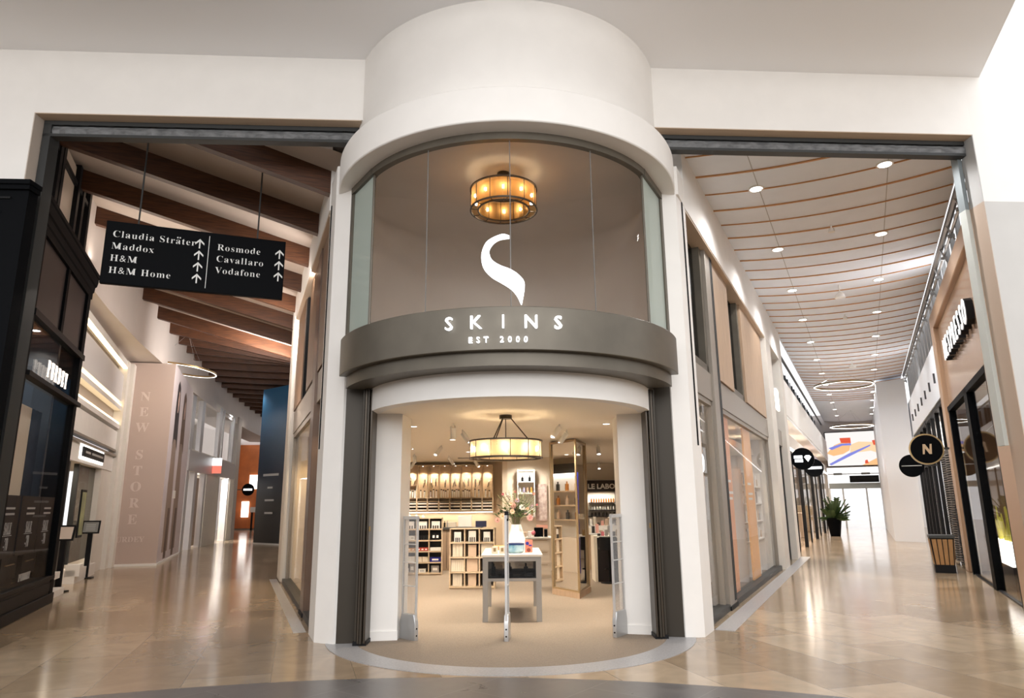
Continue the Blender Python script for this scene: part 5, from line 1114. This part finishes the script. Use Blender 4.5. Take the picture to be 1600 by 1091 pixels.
# vase and bouquet
VC = (.04, 11.0)
t = Thing('flower_vase', 'tall white ceramic shouldered vase on the display table', 'vase', (*VC, ZT))
t.part('body', MB().lathe([(.001, 0), (.10, 0), (.145, .06), (.135, .18), (.09, .34), (.075, .385), (.065, .385), (.08, .33), (.001, .30)], (*VC, ZT), 24), mat('vase_white', (.86, .82, .76), .3), label='white vase body')
t.part('rim', MB().lathe([(.066, .385), (.077, .385), (.074, .395), (.066, .395)], (*VC, ZT), 20, closed=True), PAPER)
bq = Thing('flower_bouquet', 'loose mixed bouquet of pink and white flowers and tall grasses in the white vase', 'bouquet', (*VC, ZT+.3))
LEAF = mat('leaf_green', (.10, .16, .045), .5, noise=.4, nscale=6); STEMG = mat('stem_olive', (.22, .22, .10), .6); TWIG = mat('twig_brown', (.20, .13, .08), .7)
st = MB(); lf = MB(); tw = MB(); tips = []
for k in range(90):
    a = random.uniform(0, 2*pi); sp_ = random.uniform(.05, .34); h = random.uniform(.12, .52)
    tip = (VC[0]+sp_*cos(a)*1.05, VC[1]+sp_*sin(a)*.7, ZT+.40+h); mid = (VC[0]+sp_*.35*cos(a), VC[1]+sp_*.3*sin(a), ZT+.40+h*.5)
    (tw if k % 3 == 0 else st).tube([(VC[0]+.03*cos(a), VC[1]+.03*sin(a), ZT+.33), mid, tip], .0035, 4); tips.append((tip, h, a))
    for q in range(5):
        f = .35+.6*q/5; b_ = Vector(mid).lerp(Vector(tip), f); aa = a+random.uniform(-1.6, 1.6); l_ = random.uniform(.05, .11) if h < .35 else .035
        d = Vector((cos(aa), sin(aa), random.uniform(-.1, .7)))*l_; sd = Vector((-sin(aa), cos(aa), .2))*l_*.26
        lf.add([tuple(b_), tuple(b_+d*.5+sd), tuple(b_+d), tuple(b_+d*.5-sd)], [(0, 1, 2, 3)])
bq.part('stem', st, STEMG, stuff=True); bq.part('twig', tw, TWIG, stuff=True); bq.part('foliage', lf, LEAF, stuff=True)
FC = [mat('petal_pink', (.72, .38, .32), .6), mat('petal_white', (.80, .76, .68), .6), mat('petal_peach', (.78, .50, .34), .6), mat('petal_rose', (.62, .16, .20), .6), mat('petal_lilac', (.55, .42, .55), .6)]
def bloom(p, r, m_, heart):
    mb = MB()
    for ring, (n, rr, up) in enumerate(((7, r, .15), (6, r*.7, .45), (5, r*.4, .8))):
        for k in range(n):
            a = 2*pi*k/n+ring*.4; d = Vector((cos(a), -.9*abs(.35)-.0, sin(a)))
            d = Vector((cos(a), -up, sin(a))).normalized()*rr; s2 = Vector((-sin(a), 0, cos(a)))*rr*.42; c_ = Vector(p)
            mb.add([tuple(c_), tuple(c_+d*.6+s2), tuple(c_+d), tuple(c_+d*.6-s2)], [(0, 1, 2, 3)])
    o = bq.part('flower_head', mb, m_); bq.part('flower_heart', MB().ball((p[0], p[1]-r*.4, p[2]), r*.2, 8), heart, parent=o)
GOLDH = mat('flower_heart', (.35, .22, .05), .7)
bloom((-.17, 10.86, 1.43), .05, FC[2], GOLDH); bloom((-.25, 10.9, 1.37), .045, FC[0], GOLDH); bloom((.25, 10.86, 1.40), .055, FC[0], FC[3]); bloom((.13, 10.84, 1.56), .05, FC[1], LEAF); bloom((.20, 10.95, 1.50), .04, FC[1], GOLDH)
bloom((.0, 10.85, 1.58), .05, FC[0], GOLDH); bloom((-.02, 10.83, 1.50), .045, FC[2], GOLDH); bloom((.06, 10.88, 1.66), .04, FC[4], GOLDH)
for k in range(14): tp, h, a = tips[k*3 % len(tips)]; bloom(tp, random.uniform(.018, .032), FC[k % 5], GOLDH)

# mirrored column
GOLDF = mat('champagne_frame', (.42, .31, .18), .3, .6)
Q0, Q1, Q2 = Vector((.69, 13.2)), Vector((1.125, 12.48)), Vector((1.43, 13.5)); Q3 = Vector((1.25, 14.2)); Q4 = Vector((.78, 14.1))
CC = (Q0+Q1+Q2+Q3+Q4)/5
t = Thing('mirror_column', 'tall faceted mirror clad column with champagne frames in the shop', 'column', (CC.x, CC.y, 0))
t.part('base', MB().prism([tuple(q) for q in (Q0, Q1, Q2, Q3, Q4)], 0, .1), OAK)
ins = lambda q, d: tuple(q+(CC-q).normalized()*d)
fs_ = [(Q0, Q1), (Q1, Q2), (Q2, Q3), (Q3, Q4), (Q4, Q0)]
for q in (Q0, Q1, Q2, Q3, Q4): t.part('corner_post', MB().cyl(ins(q, .03), .022, .1, 2.75, 8), GOLDF)
for p, q in fs_:
    t.part('mirror_panel', bar2(ins(p, .05), ins(q, .05), .01, .12, 2.73), MIRROR)
    t.part('rail', cat_mb(bar2(ins(p, .035), ins(q, .035), .03, .1, .135), bar2(ins(p, .035), ins(q, .035), .03, 2.71, 2.75)), GOLDF)
# cream drawer cabinet right of the table
t = Thing('drawer_cabinet', 'cream drawer cabinet with goods on top between the table and the mirror column', 'cabinet', (.42, 16.0, 0))
t.part('body', MB().box(.02, .82, 15.85, 16.4, 0, .86), mat('cream_lacquer', (.66, .58, .48), .4)); t.part('top', MB().box(.0, .84, 15.82, 16.42, .86, .89), PAPER)
for z in (.08, .34, .6): d_ = t.part('drawer', MB().box(.05, .79, 15.835, 15.85, z, z+.23), mat('cream_lacquer', (.66, .58, .48), .4)); t.part('handle', MB().box(.1, .74, 15.828, 15.835, z+.215, z+.225), BRASS, parent=d_)
for k, (x, m_, h, w_) in enumerate(((.12, PAPER, .16, .09), (.24, KRAFT, .1, .1), (.36, WB_, .12, .08), (.56, BLACK, .2, .2), (.72, BLACK, .16, .07))):
    solo('cosmetic_item', MB().box(x-w_/2, x+w_/2, 15.95, 16.1, .891, .891+h), m_, '%s item from the left on top of the cream drawer cabinet' % ORD[k], 'box', group='goods on the drawer cabinet', bev=.004)
solo('pink_flower_ball', MB().ball((.44, 15.92, .98), .05, 10), FC[3], 'small pink flower ball beside the black box on the cream drawer cabinet', 'flower')
# niche shelves on the off-white wall
t = Thing('wall_niche', 'lit white wall shelf niche with bottles above the drawer cabinet', 'shelf', (.33, 17.7, 1.5))
t.part('back', MB().box(.12, .52, 17.70, 17.74, 1.3, 2.46), PAPER)
for z in (2.42, 2.14, 1.86, 1.3): t.part('board', MB().box(.12, .52, 17.55, 17.70, z, z+.025), PAPER)
for x in (.10, .52): t.part('side', MB().box(x, x+.02, 17.55, 17.74, 1.3, 2.46), PAPER)
lamp('niche_light', 'AREA', (.32, 17.56, 2.40), 4, (1, .85, .65), size=.3, sy=.05)
for k in range(2): x = .23+.18*k; solo('black_bottle', cat_mb(MB().cyl((x, 17.63), .035, 2.166, 2.27, 10), MB().cyl((x, 17.63), .012, 2.27, 2.32, 8)), BLACK, ('left', 'right')[k]+' black dispenser bottle on the upper board of the lit niche', 'bottle', group='bottles in the niche')
for k in range(4): x = .17+.095*k; solo('small_bottle', cat_mb(MB().cyl((x, 17.63), .022, 1.886, 2.0, 10), MB().cyl((x, 17.63), .01, 2.0, 2.03, 8)), (WB_, mat('lilac_label', (.35, .33, .55), .4), FC[2], mat('amber_label', (.55, .25, .05), .4))[k], '%s small bottle from the left on the middle board of the lit niche' % ORD[k], 'bottle', group='small bottles in the niche')
for k in range(5): x = .16+.075*k; solo('small_box', MB().box(x-.03, x+.03, 17.6, 17.66, 1.326, 1.44+.03*(k % 3)), (KRAFT, CH, FC[0], PAPER, BRASS)[k], '%s little carton from the left on the lowest board of the lit niche' % ORD[k], 'box', group='cartons in the niche')
solo('floral_panel', MB().box(.56, .84, 17.70, 17.74, 1.2, 2.1), mat('floral_print', (.70, .62, .58), .5, noise=.6, nscale=14, c2=(.45, .33, .30)), 'pale floral print panel on the wall right of the lit niche', 'panel')
solo('pink_shelf', MB().box(.56, .84, 17.55, 17.74, 1.02, 1.10), mat('pink_goods', (.70, .36, .28), .5), 'pink edged shelf under the floral print panel', 'shelf')
# perfume wall with shop-in-shop sign
t = Thing('perfume_wall', 'perfume wall unit with black header sign at the back right of the shop', 'wall unit', (2.6, 20.6, 0))
t.part('back', MB().box(2.0, 3.1, 20.62, 20.68, 0, 2.3), PAPER); t.part('header', MB().box(2.0, 3.0, 20.50, 20.62, 1.95, 2.27), BROWNP)
mb = text('LE LABO', .14, .012, bold=.006); t.part('lettering', mb.moved(lambda q: (2.57+q[0]*1.05, 20.49+q[1], 2.03+q[2])), LETTER)
t.part('frame', cat_mb(MB().box(2.0, 2.03, 20.45, 20.62, 0, 1.95), MB().box(2.97, 3.0, 20.45, 20.62, 0, 1.95)), BROWNP)
for z in (1.64, 1.43, 1.25): t.part('board', MB().box(2.2 if z > 1.3 else 2.05, 2.95, 20.42, 20.62, z-.025, z), BROWNP)
t.part('cupboard', MB().box(2.03, 2.97, 20.3, 20.6, .0, .85), OAK)
lamp('perfume_light', 'AREA', (2.5, 20.4, 1.93), 5, (1, .85, .65), size=.9, sy=.05)
for r_, (z, m_, n) in enumerate(((1.641, mat('amber_glass', (.36, .14, .03), .2), 10), (1.431, WB_, 9), (1.251, CH, 7))):
    for k in range(n): x = 2.27+.64*k/(n-1); solo('perfume_bottle', cat_mb(MB().cyl((x, 20.5), .024, z, z+.09, 8), MB().cyl((x, 20.5), .013, z+.09, z+.115, 8)), m_, '%s perfume bottle from the left on the %s board below the black header sign' % (ORD[k], ('top', 'middle', 'bottom')[r_]), 'bottle', group='perfume bottles below the header')
# blue banner seen beside the column and a display island
solo('blue_banner', MB().box(2.95, 3.3, 16.55, 16.6, .006, 2.35), mat('royal_blue', (.01, .015, .22), .4), 'tall royal blue banner at the right of the shop, mirrored in the faceted column', 'banner')
t = Thing('display_island', 'pale display island crowded with boxes before the perfume wall', 'display', (2.35, 18.2, 0))
t.part('body', MB().box(1.75, 3.0, 17.9, 18.7, 0, .85), OAK); t.part('top', MB().box(1.7, 3.05, 17.85, 18.75, .85, .88), PAPER); t.part('riser', MB().box(1.8, 2.9, 18.4, 18.7, .88, 1.05), PAPER)
for k in range(24):
    x = 1.8+.1*(k % 12)+.01; y = 17.95 if k < 12 else 18.45; z = .881 if k < 12 else 1.051; h = .07+.05*((k*5) % 4)
    solo('display_item', MB().box(x-.036, x+.036, y, y+.09, z, z+h), (PAPER, CART, CH, FC[0], KRAFT, PAPER, STEEL)[k % 7], '%s item from the left in the %s row on the crowded display island' % (ORD[k % 12], 'front' if k < 12 else 'raised back'), 'box', group='items on the display island')
# makeup station with bar stool
t = Thing('makeup_counter', 'narrow dark and cream makeup counter at the right of the shop', 'counter', (1.95, 15.3, 0))
t.part('body', MB().box(1.76, 2.2, 15.15, 15.7, 0, .9), BROWNP); t.part('side_panel', MB().box(1.70, 1.76, 15.1, 15.75, 0, .93), CART); t.part('top', MB().box(1.76, 2.6, 15.1, 15.75, .9, .93), PAPER)
t.part('glass_shelf', MB().box(2.05, 2.5, 15.1, 15.5, 1.28, 1.31), CART)
t.part('shelf_post', cat_mb(MB().cyl((2.1, 15.45), .012, .93, 1.28, 6), MB().cyl((2.45, 15.45), .012, .93, 1.28, 6)), STEEL)
for k in range(6): x = 2.1+.065*k; solo('cream_jar', cat_mb(MB().cyl((x, 15.3), .026, 1.311, 1.37, 8), MB().cyl((x, 15.3), .022, 1.37, 1.39, 8)), CART, '%s cream jar from the left on the glass shelf of the makeup counter' % ORD[k], 'jar', group='jars on the makeup counter')
for k in range(6): x = 1.82+.08*k; solo('cosmetic_pot', MB().box(x-.03, x+.03, 15.2, 15.28, .931, .98+.04*(k % 3)), (CH, FC[3], STEEL, PAPER, CH, BRASS)[k], '%s cosmetic pot from the left on the makeup counter top' % ORD[k], 'pot', group='pots on the makeup counter')
t = Thing('bar_stool', 'black bar stool with low rounded back on a round foot before the makeup counter', 'stool', (1.98, 14.9, 0))
t.part('seat', MB().lathe([(.001, .66), (.17, .66), (.19, .69), (.17, .73), (.001, .73)], (1.95, 14.9, 0), 20), BLACKP)
bk = MB().shell((1.95, 14.9), .165, .195, .66, .93, -70, 70, 16); t.part('backrest', bk, BLACKP, bev=.01)
t.part('pole', MB().cyl((1.98, 14.9), .025, .03, .66, 10), BLACKP); t.part('foot', MB().lathe([(.001, .0), (.19, .0), (.19, .012), (.03, .035), (.001, .035)], (1.98, 14.9, 0), 24), BLACKP)
t.part('footrest', MB().lathe([(.11, .27), (.125, .27), (.125, .29), (.11, .29)], (2.0, 14.9, 0), 20, closed=True), BLACKP)
t.o['label'] = 'black bar stool with low rounded back on a round foot before the makeup counter'
solo('tall_black_panel', MB().box(1.50, 1.53, 10.2, 10.6, .45, 1.2), BLACKP, 'narrow black panel on the wall behind the right anti theft gate', 'panel') if False else None

# lit shelf wall along the left side of the shop (the mirror column shows it)
t = Thing('shelf_wall', 'lit shelf wall with bottles, seen reflected in the mirror column of the shop', 'shelving', (2.4, 15.2, 0), L)
t.part('back_panel', MB().box(2.11, 2.17, 13.6, 16.8, 0, 2.6), PAPER); t.part('cupboard', MB().box(2.17, 2.55, 13.6, 16.8, 0, .8), mat('cream_lacquer', (.66, .58, .48), .4))
for z in (1.2, 1.55, 1.9): t.part('board', MB().box(2.17, 2.4, 13.6, 16.8, z, z+.03), OAKS)
t.part('light_strip', MB().box(2.2, 2.35, 13.6, 16.8, 2.3, 2.36), EMSOFT); t.part('header', MB().box(2.17, 2.4, 13.6, 16.8, 2.36, 2.6), DARKM)
for r_, z in enumerate((1.231, 1.581, 1.931)):
    for k in range(9):
        y = 13.85+k*.35; solo('wall_bottle', cat_mb(MB().cyl((2.3, y), .05, z, z+.17, 8), MB().cyl((2.3, y), .02, z+.17, z+.23, 8)), (mat('amber_glass', (.36, .14, .03), .2), CH, KRAFT)[(k+r_) % 3], '%s bottle on the %s board of the lit shelf wall reflected in the mirror column' % (ORD[k], ('low', 'middle', 'high')[r_]), 'bottle', L, group='bottles on the lit shelf wall')
